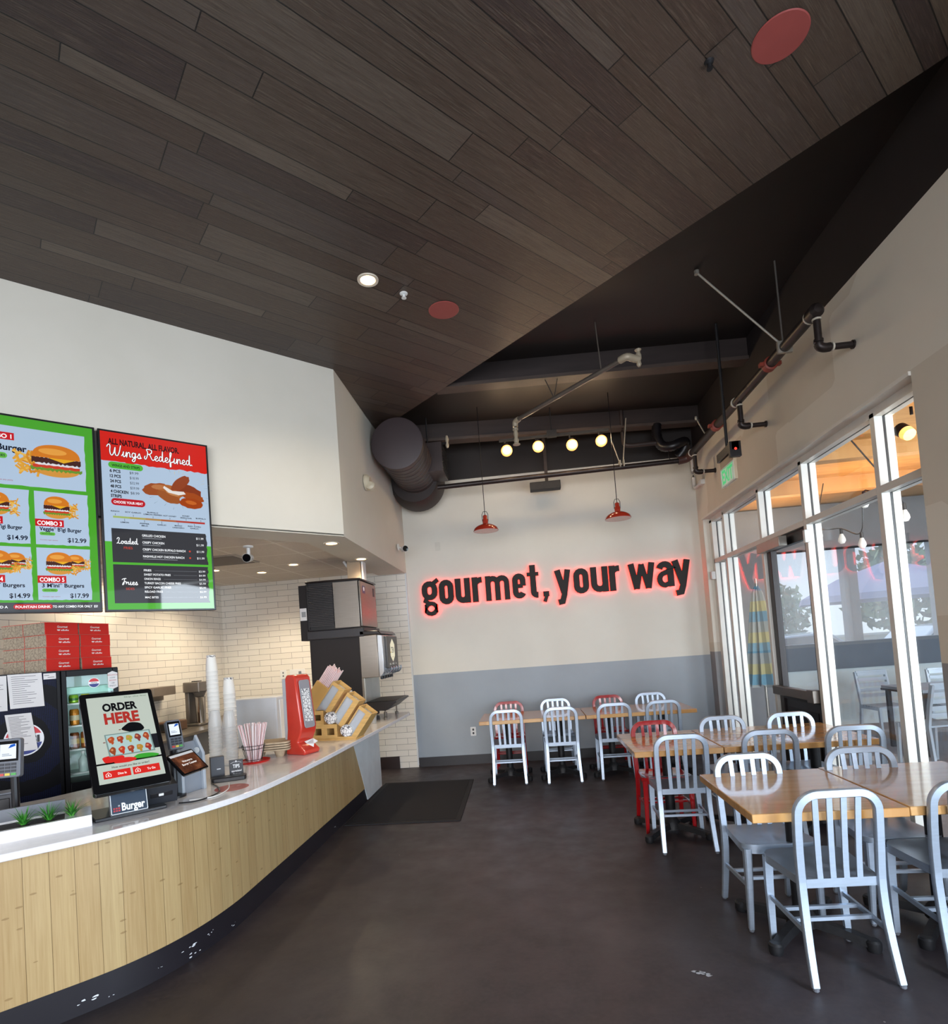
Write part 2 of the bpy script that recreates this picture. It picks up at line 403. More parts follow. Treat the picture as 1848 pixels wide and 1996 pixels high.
def glass_mat(name, tint=(1, 1, 1, 1), f0=1.5, haze=0.0):
    m = bpy.data.materials.new(name); m.use_nodes = True; nt = m.node_tree; nt.nodes.clear()
    o = nt.nodes.new('ShaderNodeOutputMaterial'); t = nt.nodes.new('ShaderNodeBsdfTransparent'); gl = nt.nodes.new('ShaderNodeBsdfGlossy')
    lw = nt.nodes.new('ShaderNodeLayerWeight'); lw.inputs['Blend'].default_value = 0.5; mx = nt.nodes.new('ShaderNodeMixShader')
    pw = nt.nodes.new('ShaderNodeMath'); pw.operation = 'POWER'; pw.inputs[1].default_value = 5.0; nt.links.new(lw.outputs['Facing'], pw.inputs[0])
    fr = nt.nodes.new('ShaderNodeMath'); fr.operation = 'MULTIPLY_ADD'; r0 = ((f0-1)/(f0+1))**2; fr.inputs[1].default_value = 1-r0; fr.inputs[2].default_value = r0
    nt.links.new(pw.outputs[0], fr.inputs[0])
    t.inputs[0].default_value = tint; gl.inputs['Roughness'].default_value = 0.01
    nt.links.new(fr.outputs[0], mx.inputs[0]); nt.links.new(t.outputs[0], mx.inputs[1]); nt.links.new(gl.outputs[0], mx.inputs[2])
    last = mx
    if haze:
        d0 = nt.nodes.new('ShaderNodeBsdfTranslucent'); d1 = nt.nodes.new('ShaderNodeBsdfDiffuse'); d = nt.nodes.new('ShaderNodeMixShader'); d.inputs[0].default_value = 0.5
        nt.links.new(d0.outputs[0], d.inputs[1]); nt.links.new(d1.outputs[0], d.inputs[2]); d0.inputs[0].default_value = (.9, .92, .95, 1); d1.inputs[0].default_value = (.9, .92, .95, 1)
        d2 = nt.nodes.new('ShaderNodeMixShader'); d2.inputs[0].default_value = haze
        nz = nt.nodes.new('ShaderNodeTexNoise'); nz.inputs['Scale'].default_value = 9; bp = nt.nodes.new('ShaderNodeBump'); bp.inputs['Strength'].default_value = 0.25
        nt.links.new(nz.outputs['Fac'], bp.inputs['Height']); nt.links.new(bp.outputs[0], gl.inputs['Normal'])
        nt.links.new(mx.outputs[0], d2.inputs[1]); nt.links.new(d.outputs[0], d2.inputs[2]); last = d2
    nt.links.new(last.outputs[0], o.inputs[0]); MATS[name] = m; return m

M_CEIL = plank_ceiling(); M_FLOOR = floor_mat(); M_TILEX = tile_mat('white_tile_courses', 'x'); M_TILEY = tile_mat('white_tile_courses_side', 'y')
M_WALLB = wall_mat('back_wall_paint', ('#d6d3c9', '#dedbd1'), ('#98a1aa', '#a2abb4'), 1.262, horiz='x')
M_WALLR = wall_mat('side_wall_paint', ('#cfc7b8', '#d8d0c2'), ('#8e8f92', '#97989a'), 1.30, patches=0.42)
M_WALLL = wall_mat('soffit_paint', ('#d2cdc0', '#d9d4c8'))
M_BAMBOO = bamboo_mat(); M_BUTCH = butcher_mat(); M_QUARTZ = quartz_mat()
M_BLACK = mat('black_deck_paint', '#1b1514', rough=0.55, var=0.25, scale=3)
M_BEAM = mat('dark_beam_paint', '#2b2221', rough=0.6, var=0.25, scale=4, stretch=(0.4, 4, 4))
M_BASE = mat('black_cove_base', '#211d21', rough=0.4, var=0.1)
M_ALU = mat('brushed_aluminium', '#b3c1d2', rough=0.40, metal=0.70, var=0.05, scale=12, stretch=(1, 1, 8))
M_MULL = mat('aluminium_mullion', '#d8d6d0', rough=0.42, metal=0.15, var=0.04)
M_RED = mat('red_gloss_enamel', '#a51419', rough=0.16, var=0.05, coat=0.7)
M_STEEL = mat('stainless_steel', '#8f8880', rough=0.34, metal=0.85, var=0.05, scale=5, stretch=(1, 1, 14))
M_BLKP = mat('black_plastic', '#141216', rough=0.38, var=0.1)
M_BLKM = mat('black_cast_iron', '#1b1b1e', rough=0.55, metal=0.2, var=0.2, scale=30, bump=0.2)
M_WHITE = mat('white_plastic', '#dfe0df', rough=0.3, var=0.03)
M_GREYP = mat('grey_plastic', '#6c7078', rough=0.4, var=0.06)
M_GLASS = glass_mat('window_glass', (0.97, 0.985, 0.98, 1), 1.55)
M_VINYL = glass_mat('clear_vinyl', (0.92, 0.94, 0.96, 1), 1.35, 0.20)
M_GLASS2 = glass_mat('display_glass', (0.95, 0.98, 0.97, 1), 1.45)
M_CLEAR = glass_mat('clear_plastic', (0.95, 0.97, 0.98, 1), 1.45, 0.32)
M_PIPE = mat('dark_sprinkler_pipe', '#322b2a', rough=0.4, metal=0.5, var=0.2, scale=20)
M_BRONZE = mat('dark_bronze_frame', '#191214', rough=0.4, metal=0.4, var=0.1)
M_PAPER = mat('white_paper', '#d8d6d6', rough=0.7, var=0.03)
M_KRAFT = mat('kraft_board', '#a89780', rough=0.7, var=0.08)
M_BAMB2 = mat('light_bamboo', '#d3ab69', rough=0.4, var=0.12, scale=10, stretch=(1, 1, 8))
M_BULB = mat('warm_bulb', '#ffd9a0', emit=2.3, emit_col='#ff9d42', var=0.0)
M_CAN = mat('downlight_lens', '#fff2dd', emit=4.0, emit_col='#ffdcaa', var=0.0)

# ---------------------------------------------------------------- shell of the room
struct(MB().box(-7, 2.55, -4.2, 7.95, -0.12, 0.0, M_FLOOR), 'floor')
WZ = 4.23
mb = MB()
mb.prism([(-1.575, 5.031), (-1.575, 6.595), (2.4, 2.62), (2.4, -4.05), (-7, -4.05), (-7, -0.394)], WZ, WZ + 0.1, M_CEIL)
struct(mb, 'ceiling', smooth=False)
struct(MB().box(-2.2, 2.6, 1.6, 7.95, 4.46, 4.6, M_BLACK), 'trim_1')                   # black roof deck
# back wall (painted) with black band above, tiled bay to its left
struct(MB().box(-1.60, 2.62, 7.83, 7.98, 0, 3.925, M_WALLB), 'wall_back')
struct(MB().box(-1.60, 2.62, 7.80, 7.98, 3.925, 4.46, M_BLACK), 'trim_2')
mb = MB().box(-4.45, -1.60, 7.80, 7.98, 0, 2.95, M_TILEX); struct(mb, 'wall_back_tiled')
struct(MB().box(-1.615, -1.595, 7.792, 7.84, 0.03, 2.685, mat('white_edge_trim', '#d5d8da', 0.35)), 'trim_3')
struct(MB().box(-4.45, -4.30, 2.0, 7.80, 0, 2.95, M_TILEY), 'wall_left_tiled')
struct(MB().box(-1.60, 2.40, 7.812, 7.83, 0, 0.125, M_BASE), 'baseboard_back')
struct(MB().box(-4.30, -1.86, 7.782, 7.80, 0, 0.165, mat('brown_cove_base', '#2a1d1c', 0.4)), 'baseboard_back_tiled')
# soffit over the counter: 45-degree face, side face, underside, grid ceiling
k = 6.606
mb = MB().prism([(-1.575, 5.031), (-6.9, -0.294), (-7.0, -0.19), (-1.68, 5.13)], 2.687, WZ, M_WALLL)
mb.prism([(-1.575, 5.031), (-1.68, 5.13), (-1.68, 7.83), (-1.598, 7.83)], 2.687, 4.46, M_WALLL)
mb.prism([(-1.575, 5.031), (-6.9, -0.294), (-7.2, 0.0), (-2.22, 4.86), (-1.975, 5.17), (-1.985, 7.80), (-1.60, 7.80)], 2.68, 2.70, M_WALLL)
struct(mb, 'wall_left_soffit', smooth=False)
def grid_mat():
    g = G('suspended_grid_ceiling'); X, Y, Z = g.pos()
    a = g.f('FRACT', g.f('DIVIDE', g.f('ADD', X, 9.05), 0.61)); b = g.f('FRACT', g.f('DIVIDE', g.f('ADD', Y, 0.25), 0.61))
    ln = g.f('MAXIMUM', g.f('LESS_THAN', a, 0.04), g.f('LESS_THAN', b, 0.04))
    n = g.noise(g.vec(X, Y, Z), 50, 3); c = g.mix(ln, g.ramp(n, [(0.3, '#d0c5b8'), (0.7, '#dacfc3')]), '#eae3d9')
    g.l(c, g.b.inputs['Base Color']); g.b.inputs['Roughness'].default_value = 0.7; g.bump(ln, 0.4, 0.004); return g.m
struct(MB().prism([(-4.4, 7.83), (-1.97, 7.83), (-1.97, 5.17), (-2.22, 4.85), (-7, 0.2), (-7, 2), (-4.4, 4.4)], 2.725, 2.76, grid_mat()), 'ceiling_service', smooth=False)
# side wall: solid pier near the viewer, header above the glazing, jamb at the far corner
mb = MB()
mb.box(2.40, 2.62, 1.55, 3.585, 0, 3.93, M_WALLR); mb.box(2.40, 2.62, 3.585, 7.64, 3.035, 3.93, M_WALLR)
mb.box(2.40, 2.62, 7.64, 7.98, 0, 3.93, M_WALLR); mb.box(2.40, 2.62, -4.2, 1.55, 3.0, 3.93, M_WALLR); mb.box(2.40, 2.62, -4.2, -3.3, 0, 3.0, M_WALLR)
struct(mb, 'wall_right', smooth=False)
struct(MB().box(2.40, 2.62, -4.2, 7.80, 3.93, 4.46, mat('black_upper_wall', '#1d1718', rough=0.6, var=0.2, scale=3)), 'trim_4')                # side wall painted black above the pipe
# front and left closing walls (behind the viewpoint)
struct(MB().box(-7.0, -3.6, -4.2, -4.05, 0, 4.3, M_WALLL).box(-3.6, 2.4, -4.2, -4.05, 3.3, 4.3, M_WALLL), 'wall_front', smooth=False)
struct(MB().box(-7.15, -7.0, -4.2, 8, 0, 4.3, M_WALLL).box(-7.0, -4.45, 7.8, 7.98, 0, 3.0, M_WALLL), 'wall_left', smooth=False)
# two dark beams under the deck
for i, (a, b) in enumerate((((-1.55, 7.13), (2.40, 7.51)), ((-0.80, 5.72), (2.40, 5.88)))):
    mb = MB(); d = Vector((b[0]-a[0], b[1]-a[1], 0)).normalized(); nx = Vector((-d.y, d.x, 0))*0.07
    if i == 1: a = (-0.72, 5.735)
    mb.prism([(a[0]-nx.x, a[1]-nx.y), (b[0]-nx.x, b[1]-nx.y), (b[0]+nx.x, b[1]+nx.y), (a[0]+nx.x, a[1]+nx.y)], 4.27, 4.46, M_BEAM)
    fl = mat('lit_beam_flange', '#453a35', .55, var=.15)  # flange paler than the beam: its lit underside is put into the colour
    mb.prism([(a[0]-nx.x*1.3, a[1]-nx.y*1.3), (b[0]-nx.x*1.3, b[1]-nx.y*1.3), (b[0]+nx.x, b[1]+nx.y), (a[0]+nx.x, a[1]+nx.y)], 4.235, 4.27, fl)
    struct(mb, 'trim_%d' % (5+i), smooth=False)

fl_ = [o for o in C.objects if o.name == 'floor'][0]; rq = random.Random(11); b = MB(); sm_ = mat('floor_scuff_white', '#a9a9ae', .8)
for i in range(9):
    x, y, s = .665+.07*i/9+rq.uniform(-.004, .004), 2.82-.03*i/9+rq.uniform(-.012, .012), rq.uniform(.004, .012)
    b.add([(x+s*1.6*math.cos(2*PI*k_/7)*rq.uniform(.6, 1.2), y+s*.8*math.sin(2*PI*k_/7)*rq.uniform(.6, 1.2), .001) for k_ in range(7)], [tuple(range(7))], sm_)
so_ = b.build('paint_scuff', fl_, smooth=False); so_['kind'] = 'stuff'
# ---------------------------------------------------------------- glazing of the side wall
XF0, XF1, XG = 2.475, 2.60, 2.54
HEAD = 3.035; TR = 2.46
MY = (7.575, 7.127, 6.094, 5.171, 4.122)
def mull(y, z0, z1, w=0.05):
    """one mullion in two halves with a dark glazing gasket between"""
    m = MB(); m.box(XF0, XG-0.008, y-w/2, y+w/2, z0, z1, M_MULL); m.box(XG+0.008, XF1, y-w/2, y+w/2, z0, z1, M_MULL)
    m.box(XG-0.008, XG+0.008, y-w/2+0.003, y+w/2-0.003, z0, z1, M_BLKP); return m
def rail(y0, y1, z, h=0.05):
    m = MB(); m.box(XF0, XG-0.008, y0, y1, z-h/2, z+h/2, M_MULL); m.box(XG+0.008, XF1, y0, y1, z-h/2, z+h/2, M_MULL)
    m.box(XG-0.008, XG+0.008, y0, y1, z-h/2+0.003, z+h/2-0.003, M_BLKP); return m
win = thing('window_1', None, None, (0, 0, 0)); win['kind'] = 'structure'
for y in MY:
    mull(y, 0.0 if y < 7.5 else 0.0, HEAD-0.04).build('mullion', win, bevel=0.002, seg=1)
mull(3.60, 0, HEAD-0.04).build('mullion', win)
mull(7.618, 0, HEAD-0.04, 0.04).build('mullion', win)
rail(3.585, 7.64, HEAD-0.035, 0.07).build('head_rail', win)
ys = [7.60] + list(MY[1:]) + [3.60]
for i in range(len(ys)-1):
    y1, y0 = ys[i]-0.025, ys[i+1]+0.025
    rail(y0, y1, TR).build('transom_rail', win)
    MB().box(XG-0.004, XG+0.004, y0-0.01, y1+0.01, TR+0.02, HEAD-0.06, M_GLASS).build('glass_pane', win, smooth=False)
    if i == 2: continue                                    # the door bay
    rail(y0, y1, 0.06, 0.12).build('sill_rail', win)
    MB().box(XG-0.004, XG+0.004, y0-0.01, y1+0.01, 0.11, TR-0.02, M_GLASS).build('glass_pane', win, smooth=False)
# plaster reveal / light trim bead round the opening
struct(MB().box(2.385, 2.405, 3.585, 7.66, 3.02, 3.045, mat('bead_trim', '#e3e0d8', 0.5)).box(2.405, 2.475, 3.59, 7.64, 3.022, 3.034, mat('bead_trim')), 'trim_7')
# door in the bay between the 6.094 and 5.171 mullions
dy0, dy1 = 5.20, 6.065
dr = thing('door_1', None, None, (XG, dy0, 0)); dr['kind'] = 'structure'
mb = MB(T(-XG, -dy0, 0)); x0, x1 = 2.505, 2.565
mb.box(x0, x1, dy0, dy0+0.07, 0.02, TR-0.03, M_BRONZE); mb.box(x0, x1, dy1-0.09, dy1, 0.02, TR-0.03, M_BRONZE)
mb.box(x0, x1, dy0+0.07, dy1-0.09, TR-0.13, TR-0.03, M_BRONZE); mb.box(x0, x1, dy0+0.07, dy1-0.09, 0.02, 0.22, M_BRONZE); mb.box(x0, x1, dy0+0.07, dy1-0.09, 0.86, 0.96, M_BRONZE)
mb.build('door_frame', dr, bevel=0.003)
mb = MB(T(-XG, -dy0, 0)).box(x0+0.015, x1-0.015, dy0+0.07, dy1-0.09, 0.22, 0.86, mat('dark_kick_panel', '#1c181b', 0.4)); mb.box(x0+0.008, x1-0.02, dy0+0.14, dy1-0.16, 0.30, 0.78, M_BRONZE); mb.build('kick_panel', dr)
MB(T(-XG, -dy0, 0)).box(XG-0.004, XG+0.004, dy0+0.065, dy1-0.085, 0.955, TR-0.125, M_GLASS).build('glass_pane', dr, smooth=False)
mb = MB(T(-XG, -dy0, 0)).box(2.43, 2.50, dy0+0.02, dy1-0.02, 0.90, 0.985, mat('push_bar_metal', '#6c655f', 0.35, 0.7)); mb.box(2.42, 2.505, dy0+0.01, dy0+0.12, 0.885, 1.0, mat('push_bar_metal')); mb.build('push_bar', dr, bevel=0.006)
MB(T(-XG, -dy0, 0)).box(2.40, 2.475, dy0+0.33, dy1-0.02, TR-0.14, TR-0.045, mat('closer_metal', '#a39e96', 0.35, 0.7)).build('door_closer', dr, bevel=0.004)
# shop-front beside and behind the viewpoint (seen only as light and reflections)
for nm, pts in (('window_2', None), ('window_3', None)):
    wn_ = thing(nm, None, None); wn_['kind'] = 'structure'
    if nm == 'window_2':
        for y in (-3.3, -2.1, -0.9, 0.3, 1.5): MB().box(2.47, 2.59, y-0.025, y+0.025, 0, 3.0, M_MULL).build('mullion', wn_)
        MB().box(2.47, 2.59, -3.3, 1.5, 2.42, 2.47, M_MULL).build('transom_rail', wn_)
    else:
        for x in (-3.55, -2.1, -0.6, 0.9, 2.35): MB().box(x-0.025, x+0.025, -4.18, -4.06, 0, 3.3, M_MULL).build('mullion', wn_)
        MB().box(-3.55, 2.35, -4.18, -4.06, 2.42, 2.47, M_MULL).build('transom_rail', wn_)
# ---------------------------------------------------------------- chairs
def make_chair(m, label, name='metal_chair'):
    t = thing(name, label, 'chair')
    yb = lambda z: -0.155 - 0.035*max(0, (z-0.45)/0.40)**1.3 - 0.065*max(0, (0.40-z)/0.40)**1.6     # profile of back and rear legs
    xs = lambda z: 0.172 + 0.010*max(0, (0.3-z)/0.3) + 0.004*math.sin(max(0, (z-0.45)/0.4)*PI)
    sec = [(0.0190*sx, 0.0140*sy) for sx, sy in ((-0.8, -1), (0.8, -1), (1, -0.6), (1, 0.6), (0.8, 1), (-0.8, 1), (-1, 0.6), (-1, -0.6))]
    zt = 0.853-0.0190; r = 0.088
    left = [(-xs(z), yb(z), z) for z in (0.44, 0.50, 0.58, 0.66, 0.72)]
    arch = []
    for i in range(1, 9):
        a = PI - PI/2*i/8; x = -(xs(0.74)-r) + r*math.cos(a); z = zt-r + r*math.sin(a); arch.append((x, yb(z), z))
    path = left + [(-xs(0.745), yb(zt-r), zt-r)] + arch
    path = path + [(-x, y, z) for x, y, z in path[::-1]]
    MB().sweep(path, sec, m, ref=(0, 1, 0)).build('back_frame', t, angle=50)
    for s in (-1, 1):
        p = [(s*xs(z), yb(z), z) for z in (0.455, 0.40, 0.33, 0.25, 0.16, 0.08, 0.014)]
        lg = MB().sweep(p, sec, m, ref=(0, 1, 0), scales=[1, 1, 1, 0.97, 0.94, 0.9, 0.86]).build('leg', t, angle=50)
        MB().lathe([(0.009, 0.0), (0.013, 0.004), (0.013, 0.016)], M_GREYP, T(s*xs(0), yb(0), 0), 10).build('glide', lg)
        sf = [(-0.019, -0.016), (0.019, -0.016), (0.019, 0.012), (0.012, 0.018), (-0.012, 0.018), (-0.019, 0.012)]
        lg = MB().sweep([(s*0.172, 0.182, 0.435), (s*0.176, 0.184, 0.30), (s*0.182, 0.172, 0.014)], sf, m, ref=(0, 1, 0), scales=[1.05, 0.95, 0.68]).build('leg', t, angle=40)
        MB().lathe([(0.009, 0.0), (0.013, 0.004), (0.013, 0.016)], M_GREYP, T(s*0.182, 0.172, 0), 10).build('glide', lg)
        MB().sweep([(s*0.176, 0.165, 0.235), (s*0.174, -0.165, 0.222)], [(-0.006, -0.011), (0.006, -0.011), (0.006, 0.011), (-0.006, 0.011)], m).build('stretcher', t, smooth=False)
    for y in (0.055, -0.055):
        MB().box(-0.172, 0.172, y-0.009, y+0.009, 0.221, 0.237, m).build('stretcher', t, smooth=False)
    for i in range(4):
        x = (i-1.5)*0.062
        p = [(x*0.92, yb(z)+0.006, z) for z in (0.43, 0.50, 0.58, 0.66, 0.74, 0.80, zt)]
        MB().sweep([(x*(0.92+0.10*j/6), q[1], q[2]) for j, q in enumerate(p)], [(-0.0125, -0.0045), (0.0125, -0.0045), (0.0125, 0.0045), (-0.0125, 0.0045)], m, ref=(0, 1, 0)).build('slat', t)
    # dished seat with a turned-down rim
    nu, nv = 14, 12; mb = MB(); vs = []
    def hw(v): return (0.168 + 0.032*v) * (1 - 0.16*max(0, (v-0.86)/0.14)**2 - 0.05*max(0, (0.1-v)/0.1))
    for j in range(nv+1):
        v = j/nv
        for i in range(nu+1):
            u = -1 + 2*i/nu; x = u*hw(v); y = -0.158 + 0.366*v - 0.012*max(0, abs(u)-0.75)/0.25*(v > 0.9)
            q = max(0, 1-((u*1.06)**2)**1.5)*math.sin(min(1, (v*1.08))*PI)**0.7 if v > 0 else 0
            dz = -0.020*q*(1-0.35*math.exp(-(u/0.16)**2)*(v > 0.35)) + 0.008*v*v
            vs.append((x, y, 0.452+dz))
    fs = [(j*(nu+1)+i, j*(nu+1)+i+1, (j+1)*(nu+1)+i+1, (j+1)*(nu+1)+i) for j in range(nv) for i in range(nu)]
    rim = [i for i in range(nu+1)] + [(j+1)*(nu+1)+nu for j in range(nv)] + [nv*(nu+1)+nu-1-i for i in range(nu)] + [(nv-1-j)*(nu+1) for j in range(nv-1)]
    o = len(vs)
    for k_ in rim:
        x, y, z = vs[k_]; vs.append((x*0.985, y*0.99, 0.452-0.040))
    n = len(rim)
    for i in range(n): fs.append((rim[(i+1) % n], rim[i], o+i, o+(i+1) % n))
    mb.add(vs, fs, m); mb.build('seat', t, angle=40)
    return t
CH = [  # x, y, facing (0 = away from the camera, 180 = towards it), finish, label
 (1.303, 2.877, 2, 'a', 'grey metal slat-back chair nearest the front, at the left front wood table'),
 (1.915, 2.93, 0, 'a', 'grey metal slat-back chair cut off by the right edge of the photo'),
 (1.235, 3.345, 181, 'a', 'bright silver metal chair behind the left front wood table'),
 (1.865, 3.36, 178, 'a', 'dull grey metal chair behind the right front wood table'),
 (1.06, 4.49, -2, 'a', 'grey metal chair in front of the red chair in the middle row'),
 (1.68, 4.47, -3, 'a', 'grey metal chair on the near side of the long middle table, left one'),
 (2.255, 4.45, -5, 'a', 'grey metal chair on the near side of the long middle table, by the window'),
 (1.02, 4.86, 180, 'r', 'red metal chair behind the small table of the middle row'),
 (1.60, 4.90, 180, 'a', 'grey metal chair behind the long middle table, next to the red chair'),
 (2.15, 4.88, 180, 'a', 'white-bright metal chair behind the long middle table, in front of the door'),
 (-0.305, 6.74, 0, 'a', 'grey metal chair leftmost on the near side of the back tables'),
 (0.31, 6.69, 0, 'a', 'grey metal chair second from left, near side of the back tables'),
 (0.91, 6.74, 0, 'a', 'grey metal chair third from left, near side of the back tables'),
 (1.445, 6.72, 0, 'a', 'grey metal chair rightmost on the near side of the back tables'),
 (-0.30, 7.28, 180, 'r', 'red metal chair against the back wall near the power outlet'),
 (0.30, 7.28, 180, 'a', 'grey metal chair against the back wall, between the two red chairs there'),
 (0.965, 7.28, 180, 'r', 'red metal chair against the back wall behind the right-hand back table'),
 (1.50, 7.28, 180, 'a', 'grey metal chair against the back wall, nearest the window corner'),
]
protos = {}
for x, y, a, f, lab in CH:
    if f not in protos:
        c = make_chair(M_ALU if f == 'a' else M_RED, lab); protos[f] = c
        c.location = (x, y, 0); c.rotation_euler = (0, 0, math.radians(a))
    else:
        c = dup(protos[f], (x, y, 0), math.radians(a), lab)
    c['group'] = 'metal slat-back dining chairs' if f == 'a' else 'red slat-back dining chairs'

# ---------------------------------------------------------------- tables
TZ = 0.728
def make_table(x0, x1, y0, y1, cols, label):
    t = thing('dining_table', label, 'table', ((x0+x1)/2, (y0+y1)/2, 0), group='butcher block dining tables')
    w, d = (x1-x0)/2-0.003, (y1-y0)/2
    MB().box(-w, w, -d, d, TZ-0.042, TZ, M_BUTCH).build('tabletop', t, bevel=0.004)
    for cx in cols:
        MB(T(cx, 0, 0)).lathe([(0.038, 0.05), (0.038, TZ-0.06), (0.09, TZ-0.05), (0.09, TZ-0.042)], M_BLKM, None, 18).build('column', t, angle=40)
        b = MB(T(cx, 0, 0)); b.lathe([(0.075, 0.03), (0.070, 0.075), (0.045, 0.11), (0.038, 0.12)], M_BLKM, None, 18)
        for q in range(4):
            a = PI/4 + q*PI/2
            sec = [(-0.032, -0.5), (0.032, -0.5), (0.022, 0.5), (-0.022, 0.5)]
            pts = [(0.04*math.cos(a), 0.04*math.sin(a), 0.06), (0.20*math.cos(a), 0.20*math.sin(a), 0.05), (0.32*math.cos(a), 0.32*math.sin(a), 0.036)]
            b.sweep(pts, [(u, v*0.042) for u, v in sec], M_BLKM, scales=[1, 0.9, 0.85])
            b.lathe([(0.030, 0.0), (0.034, 0.012), (0.034, 0.045), (0.026, 0.055)], M_BLKM, T(0.32*math.cos(a), 0.32*math.sin(a), 0), 12)
        b.build('cross_base', t, angle=35)
    return t
make_table(0.97, 1.665, 2.78, 3.59, (0.0,), 'square butcher-block table at the front, left of the pushed-together pair')
make_table(1.668, 2.37, 2.79, 3.615, (0.0,), 'butcher-block table at the front right, running up to the right edge of the photo')
make_table(0.725, 1.37, 4.35, 5.20, (0.0,), 'small butcher-block table in the middle row with the red chair behind it')
make_table(1.373, 2.46, 4.36, 5.20, (-0.28, 0.28), 'long butcher-block table in the middle row reaching the window glass')
make_table(-0.62, 0.595, 6.56, 7.32, (-0.30, 0.32), 'long butcher-block table along the back wall, left of the seam')
make_table(0.598, 1.82, 6.56, 7.32, (-0.30, 0.30), 'long butcher-block table along the back wall, right of the seam near the window')

# ---------------------------------------------------------------- service counter
TOP = 0.85
edge = crom([(-3.55, 1.12, 0), (-3.1, 1.55, 0), (-2.70, 1.95, 0), (-2.34, 2.305, 0), (-2.085, 2.54, 0), (-1.905, 2.775, 0), (-1.765, 3.0, 0), (-1.675, 3.25, 0), (-1.62, 3.65, 0), (-1.582, 4.17, 0), (-1.553, 4.95, 0), (-1.525, 5.7, 0), (-1.50, 6.4, 0), (-1.487, 6.92, 0)], 6)
kick = crom([(-3.6, 1.18, 0), (-3.2, 1.575, 0), (-2.7, 2.08, 0), (-2.345, 2.445, 0), (-2.105, 2.72, 0), (-1.962, 3.01, 0), (-1.89, 3.36, 0), (-1.878, 3.8, 0), (-1.868, 4.8, 0), (-1.862, 5.7, 0), (-1.864, 6.2, 0)], 6)
cnt = thing('service_counter', 'curved ordering counter with white quartz top and vertical bamboo boards', 'counter', (-2.2, 3.0, 0))
Lc = T(2.2, -3.0, 0)
back = [(-2.78, 7.02), (-2.78, 4.2), (-2.86, 3.75), (-3.05, 3.35), (-3.5, 2.85), (-4.3, 2.05)]
pts = [(x, y) for x, y, z in edge] + [(-1.52, 7.02)] + back
MB(Lc).prism(pts, TOP-0.034, TOP, M_QUARTZ).build('countertop', cnt, bevel=0.004, angle=30)
def skin(path, z0, z1, m, name, thick=0.02, inset=0.0):
    b = MB(Lc); b.uv = []; u = 0; vs = []; n = len(path)
    for i, p in enumerate(path):
        if i: u += (Vector(p)-Vector(path[i-1])).length
        a = Vector(path[min(i+1, n-1)])-Vector(path[max(i-1, 0)]); a.normalize(); nr = Vector((-a.y, a.x, 0))
        q = Vector(p) + nr*inset; r = q + nr*thick
        for P, zz in ((q, z0), (q, z1), (r, z0), (r, z1)): vs.append((P.x, P.y, zz)); b.uv.append((u, zz))
    fs = []
    for i in range(n-1):
        a, c = 4*i, 4*i+4
        fs += [(a, c, c+1, a+1), (a+2, a+3, c+3, c+2), (a+1, c+1, c+3, a+3), (a, a+2, c+2, c)]
    fs += [(0, 1, 3, 2), (4*n-4, 4*n-2, 4*n-1, 4*n-3)]
    b.add(vs, fs, m); return b.build(name, cnt, angle=30)
skin(kick, 0.15, TOP-0.035, M_BAMBOO, 'bamboo_front')
kb = skin(kick, 0.0, 0.15, mat('black_toe_kick', '#1c191f', 0.42, var=0.1), 'toe_kick', inset=0.004)
MB(Lc).add([(-1.860, 6.19, 0.01), (-1.860, 6.80, 0.01), (-1.860, 6.80, TOP-0.035), (-1.860, 5.72, TOP-0.035),
            (-1.885, 6.19, 0.01), (-1.885, 6.80, 0.01), (-1.885, 6.80, TOP-0.035), (-1.885, 5.72, TOP-0.035)],
           [(0, 1, 2, 3), (7, 6, 5, 4), (0, 4, 5, 1), (1, 5, 6, 2), (2, 6, 7, 3), (3, 7, 4, 0)], mat('white_end_panel', '#d9e2e6', 0.35)).build('end_panel', cnt, smooth=False)
MB(Lc).box(-2.76, -1.90, 6.74, 6.79, 0.0, TOP-0.035, M_WHITE).box(-2.74, -2.70, 4.3, 6.74, 0.1, TOP-0.035, M_WHITE).build('carcass', cnt, smooth=False)
chips = MB(Lc); cm = mat('chipped_white_paint', '#d6d9de', 0.7); rr = random.Random(3)
for (ti, z, s) in ((21, 0.05, 0.05), (23, 0.03, 0.02), (27, 0.055, 0.015), (30, 0.07, 0.06), (31, 0.03, 0.045), (33, 0.08, 0.03), (36, 0.03, 0.03), (50, 0.05, 0.04), (18, 0.03, 0.02)):
    p, q = Vector(kick[ti]), Vector(kick[ti+1]); d = (q-p).normalized(); nr = Vector((d.y, -d.x, 0))
    for e in range(4):
        c0 = p + d*rr.uniform(-s, s) - nr*0.0025; zz = z + rr.uniform(-0.3, 0.3)*s; hs = s*rr.uniform(0.08, 0.28)
        P = [c0 + d*hs*math.cos(2*PI*i/7)*rr.uniform(0.5, 1.2) + Vector((0, 0, zz + 0.35*hs*math.sin(2*PI*i/7)*rr.uniform(0.5, 1.2))) for i in range(7)]
        chips.add([tuple(v) for v in P], [tuple(range(7))], cm)
ch_o = chips.build('paint_chips', kb, smooth=False); ch_o['kind'] = 'stuff'
